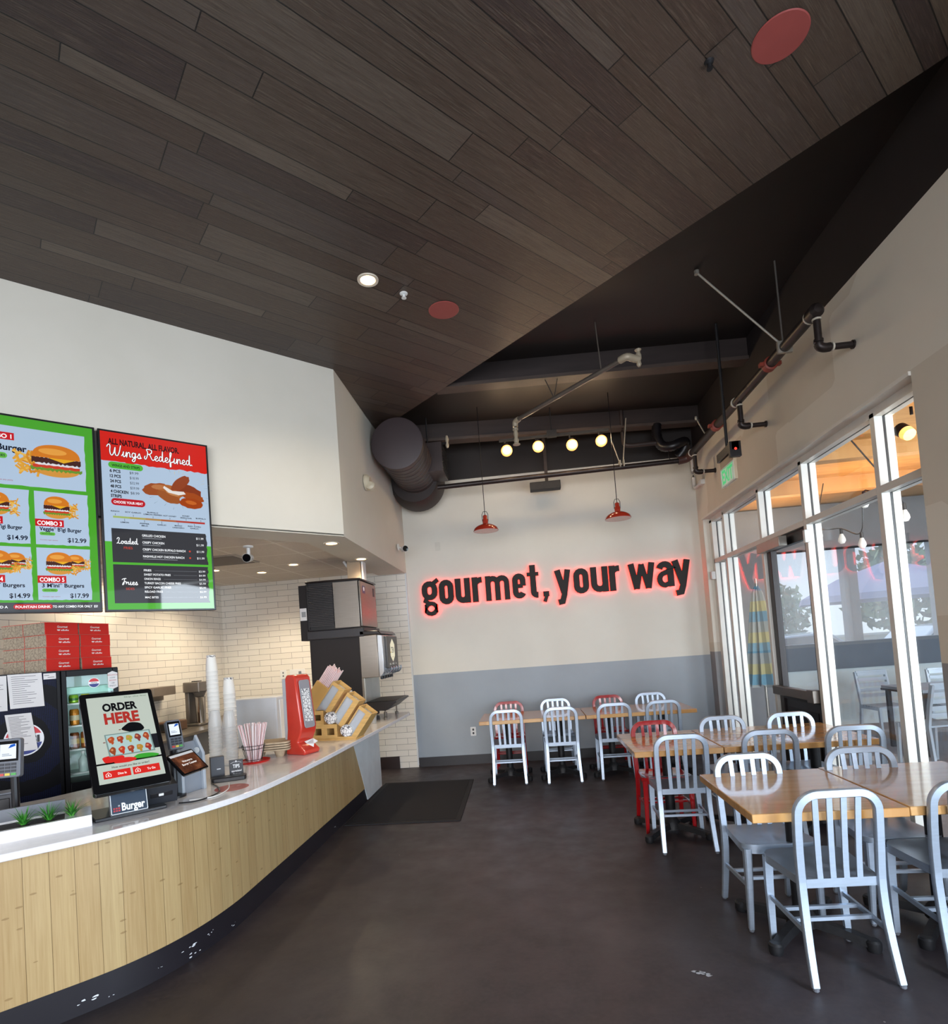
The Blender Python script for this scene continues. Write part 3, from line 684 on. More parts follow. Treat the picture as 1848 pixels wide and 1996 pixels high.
# black floor mat and paint scuff on the floor
mt = MB(); mt.prism([(-1.84, 5.31), (-0.735, 5.30), (-0.76, 6.90), (-1.85, 6.93)], 0.001, 0.009, mat('black_rubber_mat', '#151317', 0.75, var=0.15, scale=60, bump=0.3))
mt.prism([(-1.80, 5.36), (-0.785, 5.35), (-0.81, 6.85), (-1.80, 6.88)], 0.009, 0.012, mat('black_mat_pile', '#1a181b', 0.95, var=0.3, scale=150, bump=0.4))
tag(mt.build('floor_mat', smooth=False), 'black rectangular floor mat at the end of the counter', 'mat')
# ---------------------------------------------------------------- menu screens
def script(mb, s, x, y, h, m, z, wd, fit, M):
    """monoline cursive lettering"""
    gl = {'W': ([(-.05, .72), (.02, .9), (.14, .98), (.2, .8), (.17, .4), (.22, .08), (.34, .02), (.48, .3), (.58, .75), (.56, .3), (.62, .05), (.76, .05), (.9, .4), (.98, .8), (1.02, 1.0)], 1.05),
          'R': ([(.0, .35), (-.06, .15), (.04, .05), (.16, .3), (.22, .7), (.14, .95), (.3, 1.0), (.52, .95), (.55, .75), (.42, .58), (.24, .54), (.40, .48), (.5, .2), (.62, .02), (.74, .1)], .74),
          'L': ([(.05, .7), (.2, .98), (.36, .9), (.3, .6), (.2, .2), (.05, .04), (.2, .1), (.4, .02), (.55, .12)], .55),
          'F': ([(.0, .8), (.2, .95), (.5, .98), (.35, .95), (.28, .5), (.2, .1), (.05, .04), (.2, .4), (.45, .52), (.5, .3)], .5),
          'i': ([(.0, .05), (.12, .25), (.17, .45), (.14, .12), (.2, .0), (.32, .12)], .32), 'n': ([(.0, .08), (.08, .45), (.08, .0), (.16, .35), (.28, .46), (.34, .3), (.34, .06), (.46, .08)], .46),
          'g': ([(.3, .4), (.15, .46), (.05, .25), (.12, .03), (.28, .15), (.33, .44), (.3, -.1), (.18, -.35), (.05, -.25), (.2, -.05), (.44, .15)], .44),
          's': ([(.0, .08), (.12, .3), (.2, .46), (.24, .3), (.28, .12), (.16, .0), (.08, .06), (.25, .02), (.38, .1)], .36),
          'e': ([(.0, .1), (.2, .22), (.28, .36), (.18, .46), (.07, .3), (.1, .06), (.24, .0), (.38, .14)], .36), 'd': ([(.3, .4), (.15, .46), (.05, .22), (.14, .02), (.28, .2), (.36, .98), (.34, .15), (.42, .0), (.52, .1)], .5),
          'f': ([(.0, .1), (.18, .6), (.24, .95), (.14, .95), (.12, .4), (.1, -.3), (.16, -.35), (.18, .0), (.34, .14)], .32), 'a': ([(.3, .4), (.15, .46), (.05, .22), (.14, .02), (.28, .2), (.32, .45), (.3, .1), (.36, .0), (.48, .1)], .46),
          'o': ([(.2, .46), (.06, .3), (.1, .03), (.28, .05), (.32, .3), (.2, .46), (.3, .36), (.44, .4)], .42), 'r': ([(.0, .1), (.1, .42), (.2, .36), (.3, .42), (.28, .1), (.42, .08)], .4), ' ': (None, .3), '.': ([(.04, .0), (.08, .03)], .15)}
    tot = sum(gl[c][1] for c in s); kx = fit/tot; cx = x
    for c in s:
        p, a = gl[c]
        if p:
            q = crom([(u, v, 0) for u, v in p], 4); mb.ribbon([(cx+u*kx, y+v*h) for u, v, _ in q], wd, z-0.0002, z, m, M=M)
        cx += a*kx
def burger(mb, cx, cy, w_, z, rnd, side=1, M=None, asp=.68):
    """layered picture of a burger with a heap of fries beside it, w_ wide"""
    h = w_*asp
    fc = [scr('#e8a63a'), scr('#f0bc55'), scr('#d98c28')]
    for i in range(46):
        a = rnd.uniform(0, PI); L = w_*rnd.uniform(0.12, 0.24); x = cx - side*w_*(0.50 + rnd.uniform(-0.20, 0.16)); y = cy - h*0.12 + rnd.uniform(-0.30, 0.32)*h; t = w_*0.02
        dx, dy = L*math.cos(a), L*math.sin(a)
        n = Vector((-dy, dx)).normalized()*t
        mb.flat([(x-dx/2-n.x, y-dy/2-n.y), (x+dx/2-n.x, y+dy/2-n.y), (x+dx/2+n.x, y+dy/2+n.y), (x-dx/2+n.x, y-dy/2+n.y)], z+i*1e-5, fc[i % 3], M=M)
    def wav(y, amp, x0, x1, th, col, zz, k=9):
        up = [(cx+x0*w_+(x1-x0)*w_*i/24, cy+y*h+amp*h*math.sin(i*k/3.8)) for i in range(25)]
        dn = [(cx+x1*w_-(x1-x0)*w_*i/24, cy+(y-th)*h+amp*1.4*h*math.sin(i*k/3.1+1)) for i in range(25)]
        mb.flat(dn+up, zz, col, M=M)
    z += 0.0004
    mb.ell(cx, cy-0.24*h, 0.40*w_, 0.24*h, z, scr('#dd9a42'), 20, PI, 2*PI, M=M)
    wav(-0.20, 0.025, -0.44, 0.44, 0.10, scr('#6d9a35'), z+0.0001); wav(-0.13, 0.008, -0.40, 0.40, 0.09, scr('#d2432b'), z+0.0002, 4)
    wav(-0.07, 0.008, -0.36, 0.38, 0.06, scr('#ece6e4'), z+0.0003, 5); wav(0.10, 0.02, -0.42, 0.42, 0.17, scr('#4a2823'), z+0.0004, 11)
    mb.flat([(cx-0.22*w_, cy+0.13*h), (cx+0.34*w_, cy+0.11*h), (cx+0.12*w_, cy-0.02*h)], z+0.0005, scr('#f2b325'), M=M)
    up = [(cx+0.41*w_*math.cos(PI*i/20), cy+0.10*h+0.42*h*math.sin(PI*i/20)**0.75) for i in range(21)]; mb.flat(up, z+0.0006, scr('#dd7f24'), M=M)
    mb.ell(cx-0.06*w_, cy+0.30*h, 0.24*w_, 0.10*h, z+0.0007, scr('#f0a545'), M=M)
def menu_board(x, y, label, art):
    t = thing('menu_screen', label, 'menu screen', (x, y, 2.02), group=None)
    W_, H_ = 0.716, 1.28
    F = Matrix(((0.70711, 0, 0.70711, 0), (0.70711, 0, -0.70711, 0), (0, 1, 0, 0), (0, 0, 0, 1)))
    MB(F).box(0, W_, 0, H_, 0.02, 0.075, mat('black_bezel', '#131216', 0.3)).build('bezel', t, bevel=0.003)
    a = MB(F); art(a, 0.014, W_-0.014, 0.014, H_-0.014, 0.0755); a.build('display', t, smooth=False)
    MB(F).box(0.1, W_-0.1, 0.2, H_-0.2, -0.002, 0.02, M_BLKM).build('wall_mount', t)
    return t
def jag(x0, x1, y, amp, n, rnd): return [(x0+(x1-x0)*i/n, y+rnd.uniform(-amp, amp)) for i in range(n+1)]
def art_wings(a, x0, x1, y0, y1, z):
    r = random.Random(5); W_, H_ = x1-x0, y1-y0
    Xp = lambda u: x0+u*W_
    Yp = lambda v: y1-v*H_            # v from the top
    red, green, blue, dark, white, blk = scr('#dc2418'), scr('#56b83a'), scr('#b9cde2'), scr('#3a3b40'), scr('#f2f4f6', 0.75), scr('#1d1d24', 0.1)
    a.rect(x0, x1, y0, y1, z, green)
    a.rect(Xp(0), Xp(1), Yp(0.62), Yp(0), z+0.0003, blue)
    a.flat([(Xp(0), Yp(0)), (Xp(0), Yp(0.165))] + jag(Xp(0.02), Xp(0.98), Yp(0.168), 0.006, 26, r) + [(Xp(1), Yp(0.168)), (Xp(1), Yp(0))], z+0.0006, red)
    a.text('ALL NATURAL. ALL FLAVOR.', Xp(0.065), Yp(0.068), 0.042, scr('#4a0f12', 0.2), z+0.001, fit=W_*0.66, bold=0.04)
    script(a, 'Wings Redefined.', Xp(0.06), Yp(0.132), 0.078, scr('#6d1014', 0.2), z+0.0012, 0.0115, W_*0.80, None)
    script(a, 'Wings Redefined.', Xp(0.06), Yp(0.132), 0.078, white, z+0.0016, 0.0060, W_*0.80, None)
    a.pill(Xp(0.06), Xp(0.37), Yp(0.205), Yp(0.168), z+0.001, green); a.text('WINGS AND STRIPS', Xp(0.215), Yp(0.195), 0.019, blk, z+0.0014, 'C', W_*0.25, 0.02)
    for i, (p, q) in enumerate((('6 PCS', '$9.99'), ('12 PCS', '$18.99'), ('24 PCS', '$32.99'), ('48 PCS', '$59.99'), ('4 CHICKEN', '$8.99'), ('STRIPS', None))):
        yy = Yp(0.228+0.029*i - (0.004 if i == 5 else 0)); a.text(p, Xp(0.07), yy, 0.021, blk, z+0.001, bold=0.035, fit=W_*(0.155 if i == 4 else 0.095))
        if q: a.text(q, Xp(0.245), yy, 0.019, scr('#4c5260', 0.2), z+0.001, fit=W_*0.08)
    a.pill(Xp(0.07), Xp(0.375), Yp(0.414), Yp(0.374), z+0.001, scr('#c3222c')); a.text('CHOOSE YOUR HEAT', Xp(0.222), Yp(0.402), 0.018, white, z+0.0014, 'C', W_*0.26, 0.02)
    # chicken wings
    for i in range(22):
        an = PI*(0.05+i/21*0.9) if i < 13 else -PI*(0.1+(i-13)/9*0.8); rr = 0.16 if i % 2 else 0.18
        c, s = math.cos(an), math.sin(an); px, py = Xp(0.69), Yp(0.292)
        a.flat([(px+c*rr*1.15, py+s*rr*0.7), (px+c*(rr+.035)*1.15-s*.001, py+s*(rr+.035)*0.7), (px+c*(rr+.035)*1.15+s*.0015, py+s*(rr+.035)*0.7+.002)], z+0.0008, scr('#f2c84d') if 2 < i < 12 else scr('#7f93a8'))
    for j, (cx, cy, rx, ry, rot, col) in enumerate(((0.49, 0.30, .115, .036, -.15, '#a2522a'), (0.62, .305, .11, .036, .3, '#b56a35'), (.80, .29, .12, .034, .25, '#8c3d22'), (.72, .25, .10, .030, -.75, '#984626'), (.84, .325, .10, .024, .2, '#a84e22'), (.60, .34, .10, .030, .35, '#a35a2e'), (.82, .365, .10, .032, .05, '#a8461c'), (.50, .285, .05, .014, -.1, '#c07a4a'), (.64, .315, .06, .012, .3, '#c98a55'), (.82, .36, .05, .012, .1, '#cf6a2c'))):
        pts = []
        for i in range(20):
            t = 2*PI*i/20; k = 1+r.uniform(-.09, .09); ux, uy = rx*W_*k*math.cos(t)*1.15, ry*H_*k*math.sin(t)
            pts.append((Xp(cx)+ux*math.cos(rot)+uy*math.sin(rot), Yp(cy)-ux*math.sin(rot)+uy*math.cos(rot)))
        a.flat(pts, z+0.001+j*0.0001, scr(col))
    a.flat([(Xp(.56), Yp(.275)), (Xp(.64), Yp(.300)), (Xp(.75), Yp(.298)), (Xp(.77), Yp(.312)), (Xp(.70), Yp(.322)), (Xp(.60), Yp(.312)), (Xp(.55), Yp(.288))], z+0.0022, scr('#efe9e2'))
    # heat scale
    for i, c in enumerate(('#a9bd6a', '#b5ab5e', '#b98e52', '#b86a45', '#b84a3c', '#bd3a33')): a.rect(Xp(.08+.145*i), Xp(.08+.145*(i+1)), Yp(.486), Yp(.475), z+0.001, scr(c))
    for i, (t, u, v) in enumerate((('RANCH', .10, .452), ('SOY GARLIC', .26, .452), ('BUFFALO', .44, .444), ('LEMON PEPPER', .44, .456), ('HOT HONEY', .60, .456), ('HONEY', .76, .448), ('SRIRACHA', .76, .460), ('BUFFALO', .91, .457), ('LEMON', .18, .512), ('PEPPER', .36, .512), ('MILD', .36, .524), ('GARLIC', .52, .512), ('MANGO', .68, .510), ('HABANERO', .68, .522), ('RED CHILI', .84, .508), ('GARLIC', .84, .520))):
        a.text(t, Xp(u), Yp(v), 0.0095, blk, z+0.001, 'C', W_*0.0145*len(t), 0.02); a.rect(Xp(u)-.001, Xp(u)+.001, Yp(.472 if v < .48 else .502), Yp(.462 if v < .48 else .488), z+0.0012, blk)
    for (v0, v1) in ((.545, .735), (.748, .965)):
        right = [(Xp(.955)+r.uniform(-.006, .006), Yp(v0+(v1-v0)*i/14)) for i in range(15)]
        a.flat([(Xp(.06), Yp(v1)), (Xp(.06), Yp(v0))] + right, z+0.0008, dark)
    script(a, 'Loaded', Xp(.10), Yp(.63), 0.042, white, z+0.0012, .0045, W_*.19, None); a.text('FRIES', Xp(.20), Yp(.66), .018, scr('#d8452f'), z+.0012, 'C')
    script(a, 'Fries', Xp(.13), Yp(.862), 0.045, white, z+0.0012, .0048, W_*.14, None); a.text('SIDES', Xp(.20), Yp(.89), .016, scr('#d8452f'), z+.0012, 'C')
    for i, t in enumerate(('GRILLED CHICKEN', 'CRISPY CHICKEN', 'CRISPY CHICKEN BUFFALO RANCH', 'NASHVILLE HOT CHICKEN RANCH')):
        v = .583+.040*i; a.text(t, Xp(.33), Yp(v), .0165, white, z+.0012, fit=W_*.0145*len(t), bold=.015); a.rect(Xp(.33), Xp(.33+.012*len(t)), Yp(v+.0105), Yp(v+.0075), z+.0012, scr('#9a9da3')); a.text('$11.99', Xp(.925), Yp(v), .0165, white, z+.0012, 'R', W_*.075)
        if i > 1: a.ell(Xp(.78), Yp(v-.006), .007, .007, z+.0012, scr('#d8452f'), 8)
    for i, (t, p) in enumerate((('FRIES', '$3.99'), ('SWEET POTATO FRIES', '$4.99'), ('ONION RINGS', '$4.99'), ('TURKEY BACON CHEESE FRIES', '$5.99'), ('SPICY GARLIC FRIES', '$5.99'), ('RELOAD FRIES', '$5.99'), ('MAC BITES', '$5.99'))):
        v = .783+.0245*i+(.008 if i == 6 else 0); a.text(t, Xp(.33), Yp(v), .0150, white, z+.0012, fit=W_*.0138*len(t), bold=.015); a.text(p, Xp(.925), Yp(v), .015, white, z+.0012, 'R', W_*.065)
        a.rect(Xp(.33+.0138*len(t)+.03), Xp(.84), Yp(v-.004), Yp(v-.0055), z+.0012, scr('#7e8187'))
def art_combo(a, x0, x1, y0, y1, z):
    r = random.Random(9); W_, H_ = x1-x0, y1-y0
    Xp = lambda u: x0+u*W_
    Yp = lambda v: y1-v*H_
    green, blue, red, navy, white = scr('#4fab30'), scr('#b9cde2'), scr('#cf2029'), scr('#1c2238', 0.15), scr('#f2f4f6', .75)
    a.rect(x0, x1, y0, y1, z, green)
    def panel(u0, u1, v0, v1): a.flat([(Xp(u0), Yp(v1))] + jag(Xp(u0+.01), Xp(u1-.01), Yp(v1), .002, 14, r) + [(Xp(u1), Yp(v1))] + [(Xp(u1)+r.uniform(-.003, .003), Yp(v1+(v0-v1)*i/12)) for i in range(13)] + [(Xp(u0), Yp(v0))], z+.0003, blue)
    panel(.05, .93, .05, .355); panel(.05, .475, .375, .655); panel(.515, .935, .375, .655); panel(.05, .475, .672, .945); panel(.515, .935, .672, .945)
    def tagbox(u0, u1, v, t): a.rect(Xp(u0), Xp(u1), Yp(v+.019), Yp(v-.019), z+.0008, red); a.text(t, Xp((u0+u1)/2), Yp(v+.012), .028, white, z+.0012, 'C', (u1-u0)*W_*.86, .025)
    tagbox(.12, .385, .105, 'COMBO 1'); a.text("B'igi Burger", Xp(.475), Yp(.178), .042, navy, z+.001, 'R', W_*.37, .03)
    a.pill(Xp(.15), Xp(.33), Yp(.222), Yp(.192), z+.0008, scr('#6cc04a')); a.text('WITH FRIES', Xp(.24), Yp(.213), .016, navy, z+.0012, 'C', W_*.15, .02)
    a.text('$13.99', Xp(.09), Yp(.32), .03, navy, z+.001); a.text('*Choose any patty', Xp(.29), Yp(.335), .010, scr('#b5505a'), z+.001, 'C')
    burger(a, Xp(.70), Yp(.21), W_*.46, z+.001, r, 1)
    for (u, v, tg, nm, pr, sub) in ((.06, .375, 'COMBO 2', "Chick'n* B'igi Burger", '$14.99', 0), (.515, .375, 'COMBO 3', "Veggie* B'igi Burger", '$12.99', 1), (.06, .672, 'COMBO 4', "2 M'ini* Burgers", '$14.99', 1), (.515, .672, 'COMBO 5', "3 M'ini* Burgers", '$17.99', 1)):
        burger(a, Xp(u+.17), Yp(v+.083), W_*.24, z+.001, r, -1, asp=.9)
        if sub and v > .5: burger(a, Xp(u+.30), Yp(v+.075), W_*.17, z+.0007, r, -1, asp=.9)
        tagbox(u, u+.22, v+.165, tg); a.text(nm, Xp(u+.03), Yp(v+.207), .026, navy, z+.001, fit=W_*.33, bold=.025)
        a.pill(Xp(u+.03), Xp(u+.15), Yp(v+.231), Yp(v+.214), z+.0008, scr('#6cc04a')); a.text('WITH FRIES', Xp(u+.09), Yp(v+.226), .009, navy, z+.0012, 'C')
        a.text(pr, Xp(u+.395), Yp(v+.262), .030, navy, z+.001, 'R', W_*.15, .02); a.text('*Contains vegan options', Xp(u+.03), Yp(v+.258), .007, scr('#b5505a'), z+.001)
    a.rect(x0, x1, Yp(1), Yp(.958), z+.0005, scr('#4a4a4e')); a.pill(Xp(.33), Xp(.62), Yp(.992), Yp(.966), z+.0008, red)
    a.text('ADD A', Xp(.24), Yp(.986), .016, white, z+.0012, 'C', bold=.02); a.text('FOUNTAIN DRINK', Xp(.475), Yp(.986), .016, white, z+.0012, 'C', W_*.26, .02); a.text('TO ANY COMBO FOR ONLY  $2?', Xp(.80), Yp(.986), .016, white, z+.0012, 'C', W_*.36, .02)
menu_board(-2.897, 3.709, 'menu screen with a red Wings Redefined banner on the soffit', art_wings)
menu_board(-3.415, 3.191, 'green menu screen with burger combos, cut off at the left edge of the photo', art_combo)

# ---------------------------------------------------------------- drink coolers and boxes
YAW = math.radians(42)
CX0, CY0 = -3.496, 4.0
M_CASE = mat('black_cooler_case', '#0c0c10', 0.35, var=0.1, spec=0.15)
cw, cd, chh = 0.365, 0.60, 1.645
FD = Matrix(((1, 0, 0, 0), (0, 0, -1, 0), (0, 1, 0, 0), (0, 0, 0, 1)))              # x right, y up, z out of a cooler front
cm_ = Matrix.LocRotScale(Vector((CX0, CY0, 0)), Matrix.Rotation(YAW, 3, 'Z'), None)
# left unit: closed front with a dark blue swirl and the round cola logo
cl = thing('cola_cooler', 'black cooler with a round cola logo on its dark blue front, papers taped over it', 'cooler', (CX0, CY0, 0), YAW)
def swirl():
    g = G('dark_blue_swirl_wrap'); X, Y, Z = g.pos(); dx = g.f('ADD', X, 0.232); dz = g.f('SUBTRACT', Z, 1.165)
    d = g.f('SQRT', g.f('ADD', g.f('MULTIPLY', dx, dx), g.f('MULTIPLY', dz, dz)))
    n = g.noise(g.vec(X, 0, Z), 3.0, 3); rg = g.f('SINE', g.f('ADD', g.f('MULTIPLY', d, 26), g.f('MULTIPLY', n, 4)))
    dots = g.n('ShaderNodeTexVoronoi'); g.l(g.vec(X, 0, Z), dots.inputs['Vector']); dots.inputs['Scale'].default_value = 90; dots.inputs['Randomness'].default_value = 0.1
    f = g.f('MULTIPLY', g.f('GREATER_THAN', rg, 0.1), g.f('LESS_THAN', dots.outputs['Distance'], 0.4))
    g.l(g.mix(f, '#06060b', '#0c1538'), g.b.inputs['Base Color']); g.b.inputs['Roughness'].default_value = 0.45; g.b.inputs['Specular IOR Level'].default_value = 0.12; return g.m
MB().box(-0.72, -0.004, 0.02, cd, 0.05, chh, M_CASE).box(-0.70, -0.03, 0.05, cd-0.03, 0, 0.05, M_BLKM).build('cabinet', cl, smooth=False)
MB().box(-0.71, -0.03, 0.0, 0.018, 0.12, chh-0.01, swirl()).build('front_wrap', cl, smooth=False)
MB().box(-0.03, -0.006, -0.006, 0.018, 0.10, chh-0.005, M_CASE).build('frame_strip', cl, bevel=0.003)
lg = MB(FD); cx, cy, R_ = -0.232, 1.165, 0.116
lg.ell(cx, cy, R_, R_, 0.001, ink('#e8eaee'), 40); r2 = R_*0.92
top = [(cx+r2*math.cos(a), cy+r2*math.sin(a)) for a in [math.radians(20 + (165-20)*i/20) for i in range(21)]]
lg.flat(top + [(cx-r2*0.5, cy+r2*0.22), (cx, cy+r2*0.30), (cx+r2*0.5, cy+r2*0.36)], 0.002, ink('#c8242f'))
bot = [(cx+r2*math.cos(a), cy+r2*math.sin(a)) for a in [math.radians(200 + 145*i/20) for i in range(21)]]
lg.flat(bot + [(cx+r2*0.5, cy-r2*0.30), (cx, cy-r2*0.32), (cx-r2*0.5, cy-r2*0.38)], 0.002, ink('#1d2f7d'))
lg.text('PEPSI', cx, cy-0.025, 0.05, ink('#15151f'), 0.003, 'C', R_*1.55, 0.04); lg.build('logo', cl, smooth=False)
# right unit: glass door
cl = thing('drinks_cooler', 'black drinks cooler with a glass door, standing right of the cola cooler', 'cooler', (CX0, CY0, 0), YAW)
mb = MB(); mb.box(0.0, cw, 0.30, cd, 0.05, chh, M_CASE); mb.box(0.0, 0.03, 0.03, 0.30, 0.05, chh, M_CASE); mb.box(cw-0.03, cw, 0.03, 0.30, 0.05, chh, M_CASE)
mb.box(0.03, cw-0.03, 0.03, 0.30, chh-0.05, chh, M_CASE); mb.box(0.03, cw-0.03, 0.03, 0.30, 0.05, 0.80, M_CASE); mb.box(0.03, cw-0.03, 0.06, cd-0.03, 0.0, 0.05, M_BLKM)
cab = mb.build('cabinet', cl, smooth=False)
MB().box(0.032, cw-0.032, 0.295, 0.30, 0.80, chh-0.05, mat('cooler_liner', '#b9d6d0', 0.5, emit=0.12, emit_col='#cfe9e4')).build('liner', cl, smooth=False)
mb = MB(); mb.box(0.0, 0.032, -0.004, 0.028, 0.52, chh-0.005, M_CASE); mb.box(cw-0.035, cw, -0.004, 0.028, 0.52, chh-0.005, M_CASE); mb.box(0.032, cw-0.035, -0.004, 0.028, chh-0.05, chh-0.005, M_CASE); mb.box(0.032, cw-0.035, -0.004, 0.028, 0.52, 0.80, M_CASE)
dor = mb.build('door', cl, bevel=0.003)
MB().box(0.03, cw-0.033, 0.010, 0.016, 0.79, chh-0.048, M_GLASS2).build('glass', dor, smooth=False)
st = MB(FD); sx_ = 0.205; st.ell(sx_, 1.535, 0.038, 0.038, -0.0085, ink('#e8eaee'), 24); st.ell(sx_, 1.535, 0.034, 0.034, -0.008, ink('#c8242f'), 14, 0.25, PI-0.25); st.ell(sx_, 1.535, 0.034, 0.034, -0.008, ink('#1d2f7d'), 14, PI+0.25, 2*PI-0.25); st.text('PEPSI', sx_, 1.528, 0.013, ink('#15151f'), -0.0075, 'C')
st.build('logo_sticker', dor, smooth=False)
st = MB(FD); st.prism([(0.295, 1.49), (0.327, 1.475), (0.36, 1.49), (0.36, 1.60), (0.327, 1.615), (0.295, 1.60)], 0.005, 0.008, M_PAPER)
for i, (t, c) in enumerate((('BALANCE', '#b02a35'), ('LOW', '#333344'), ('BOOM', '#b02a35'), ('1.00', '#333344'), ('ENJOY', '#333344'))): st.text(t, 0.3275, 1.58-0.021*i, 0.011, ink(c), 0.0085, 'C')
st.build('hang_tag', dor, smooth=False)
MB(FD).box(0.13, 0.30, 0.645, 0.685, 0.004, 0.006, M_PAPER).text('MANUFACTURED', 0.215, 0.67, 0.008, ink('#333333'), 0.0065, 'C').text('FOR FOOD SERVICE', 0.215, 0.655, 0.008, ink('#333333'), 0.0065, 'C').build('maker_label', dor, smooth=False)
for zz in (0.86, 1.04, 1.22, 1.39):
    MB().box(0.032, cw-0.032, 0.06, 0.29, zz-0.012, zz, mat('shelf_white', '#dfe6e4', 0.4)).build('shelf', cab, smooth=False)
MB().box(0.032, cw-0.032, 0.05, 0.29, 1.46, 1.51, mat('light_strip', '#9fd0c4', 0.4, emit=0.25)).build('light_box', cab, smooth=False)
def can(loc, cols, label, h=0.122, r=0.032):
    t = thing('drink_can', label, 'drink can', loc, group='cans and bottles in the drinks cooler')
    MB().lathe([(r*0.8, 0), (r, 0.008), (r, h-0.014), (r*0.82, h)], mat('can_'+cols[0], cols[0], 0.25, 0.3), None, 14).build('body', t)
    b = MB().lathe([(r*1.012, h*0.3), (r*1.012, h*0.62)], mat('can_'+cols[1], cols[1], 0.3), None, 14); b.build('label_band', t); return t
cans = [(0.075, 1.39, ('#9ccb3c', '#3c7a2a'), 'lime green drink can on the top shelf of the cooler', .062), (0.15, 1.39, ('#e0cf3a', '#3c7a2a'), 'yellow green drink can on the top shelf of the cooler', .062), (0.075, 1.22, ('#d98b2a', '#e8d8b0'), 'orange drink can on the second cooler shelf, by the door frame', .122), (0.15, 1.22, ('#2b3c78', '#c9ced8'), 'dark blue drink can on the second cooler shelf', .122),
        (0.07, 1.04, ('#8a4b22', '#c9a24a'), 'brown root beer bottle on the third cooler shelf, next to the frame', .122), (0.14, 1.04, ('#94562a', '#c9a24a'), 'brown root beer bottle on the third cooler shelf, centre one', .122), (0.21, 1.04, ('#7d421c', '#c9a24a'), 'brown root beer bottle on the third cooler shelf, behind the order screen', .122)]
for x, z, cc, lab, hh in cans: can(tuple(cm_ @ Vector((x, 0.12, z))), cc, lab, hh)
wb_ = thing('water_bottle', 'clear water bottle on the lowest visible cooler shelf', 'bottle', tuple(cm_ @ Vector((0.12, 0.12, 0.86))), group=None)
MB().lathe([(0.03, 0), (0.033, 0.01), (0.033, 0.09), (0.012, 0.125), (0.012, 0.14)], mat('frosted_bottle', '#c3d6d2', 0.25), None, 14).build('body', wb_); MB().cyl(0.014, 0.138, 0.155, M_WHITE, None, 12).build('cap', wb_)
# takeaway boxes on the cooler: printed kraft sides, red fronts with a white logo
def boxes():
    a = math.radians(80); r = Vector((math.cos(a), math.sin(a), 0)); n = Vector((math.sin(a), -math.cos(a), 0)); dpt = 0.215; wd = 0.268; h = 0.0935
    base = Vector((-3.606, 4.0, chh+0.001))
    t = thing('takeaway_box', '', 'takeaway box', (0, 0, 0), a, 'red takeaway boxes on the cooler')
    M_P = None
    g = G('printed_kraft'); X, Y, Z = g.pos()
    vo = g.n('ShaderNodeTexVoronoi'); vo.feature = 'DISTANCE_TO_EDGE'; vo.distance = 'CHEBYCHEV' if False else vo.distance; g.l(g.vec(g.f('MULTIPLY', Y, 1.0), g.f('MULTIPLY', Z, 1.6), 0), vo.inputs['Vector']); vo.inputs['Scale'].default_value = 75
    n2 = g.noise(g.vec(0, Y, Z), 60, 4, 0.8); f = g.f('GREATER_THAN', g.f('ADD', n2, g.f('MULTIPLY', vo.outputs['Distance'], 0.8)), 0.62)
    g.l(g.mix(f, '#b4a58f', '#8a7c6d'), g.b.inputs['Base Color']); g.b.inputs['Roughness'].default_value = 0.7
    red = mat('red_carton', '#d8281f', 0.45, var=0.04)
    MB().box(0, wd, 0.002, dpt, 0, h-0.002, g.m).build('carton', t, smooth=False)
    f = MB().box(0.001, wd-0.001, -0.0015, 0.002, 0.001, h-0.004, red); f.build('front_flap', t, smooth=False)
    l = MB(FD); x = 0.095
    script(l, 'or', x, 0.055, 0.03, ink('#f0e9e4'), 0.002, 0.003, 0.001, None) if False else None
    l.text('Gourmet', x, 0.052, 0.017, ink('#f0e9e4'), 0.0025, fit=0.085, bold=0.02, shear=0.15)
    l.ell(x+0.012, 0.036, 0.013, 0.008, 0.0025, ink('#f0e9e4'), 10, PI, 2*PI); l.rect(x, x+0.024, 0.036, 0.039, 0.0025, ink('#f0e9e4'))
    for i in range(5): l.rect(x+0.032+0.013*i, x+0.042+0.013*i, 0.028, 0.040 if i % 2 else 0.036, 0.0025, ink('#f0e9e4'))
    l.build('logo', t, smooth=False)
    MB().box(-0.001, wd+0.001, -0.003, dpt+0.001, h-0.004, h-0.001, red).build('lid', t, smooth=False)
    rows = ('bottom', 'second', 'third', 'top'); first = True
    for col, (nm, ox, oy) in enumerate((('left red-fronted column', 0, 0), ('right red-fronted column', wd+0.012, 0), ('leftmost kraft-sided column', 0, dpt+0.004))):
        for i in range(4):
            p = base + r*ox - n*oy + Vector((0, 0, i*h)) + r*(0.004*((i*7+col*3) % 3-1) + (0.012 if i == 0 and col == 1 else 0))
            lab = '%s takeaway box in the %s on the drinks cooler' % (rows[i], nm)
            if first: t.location = p; t['label'] = lab; first = False
            else: dup(t, p, a, lab)
boxes()
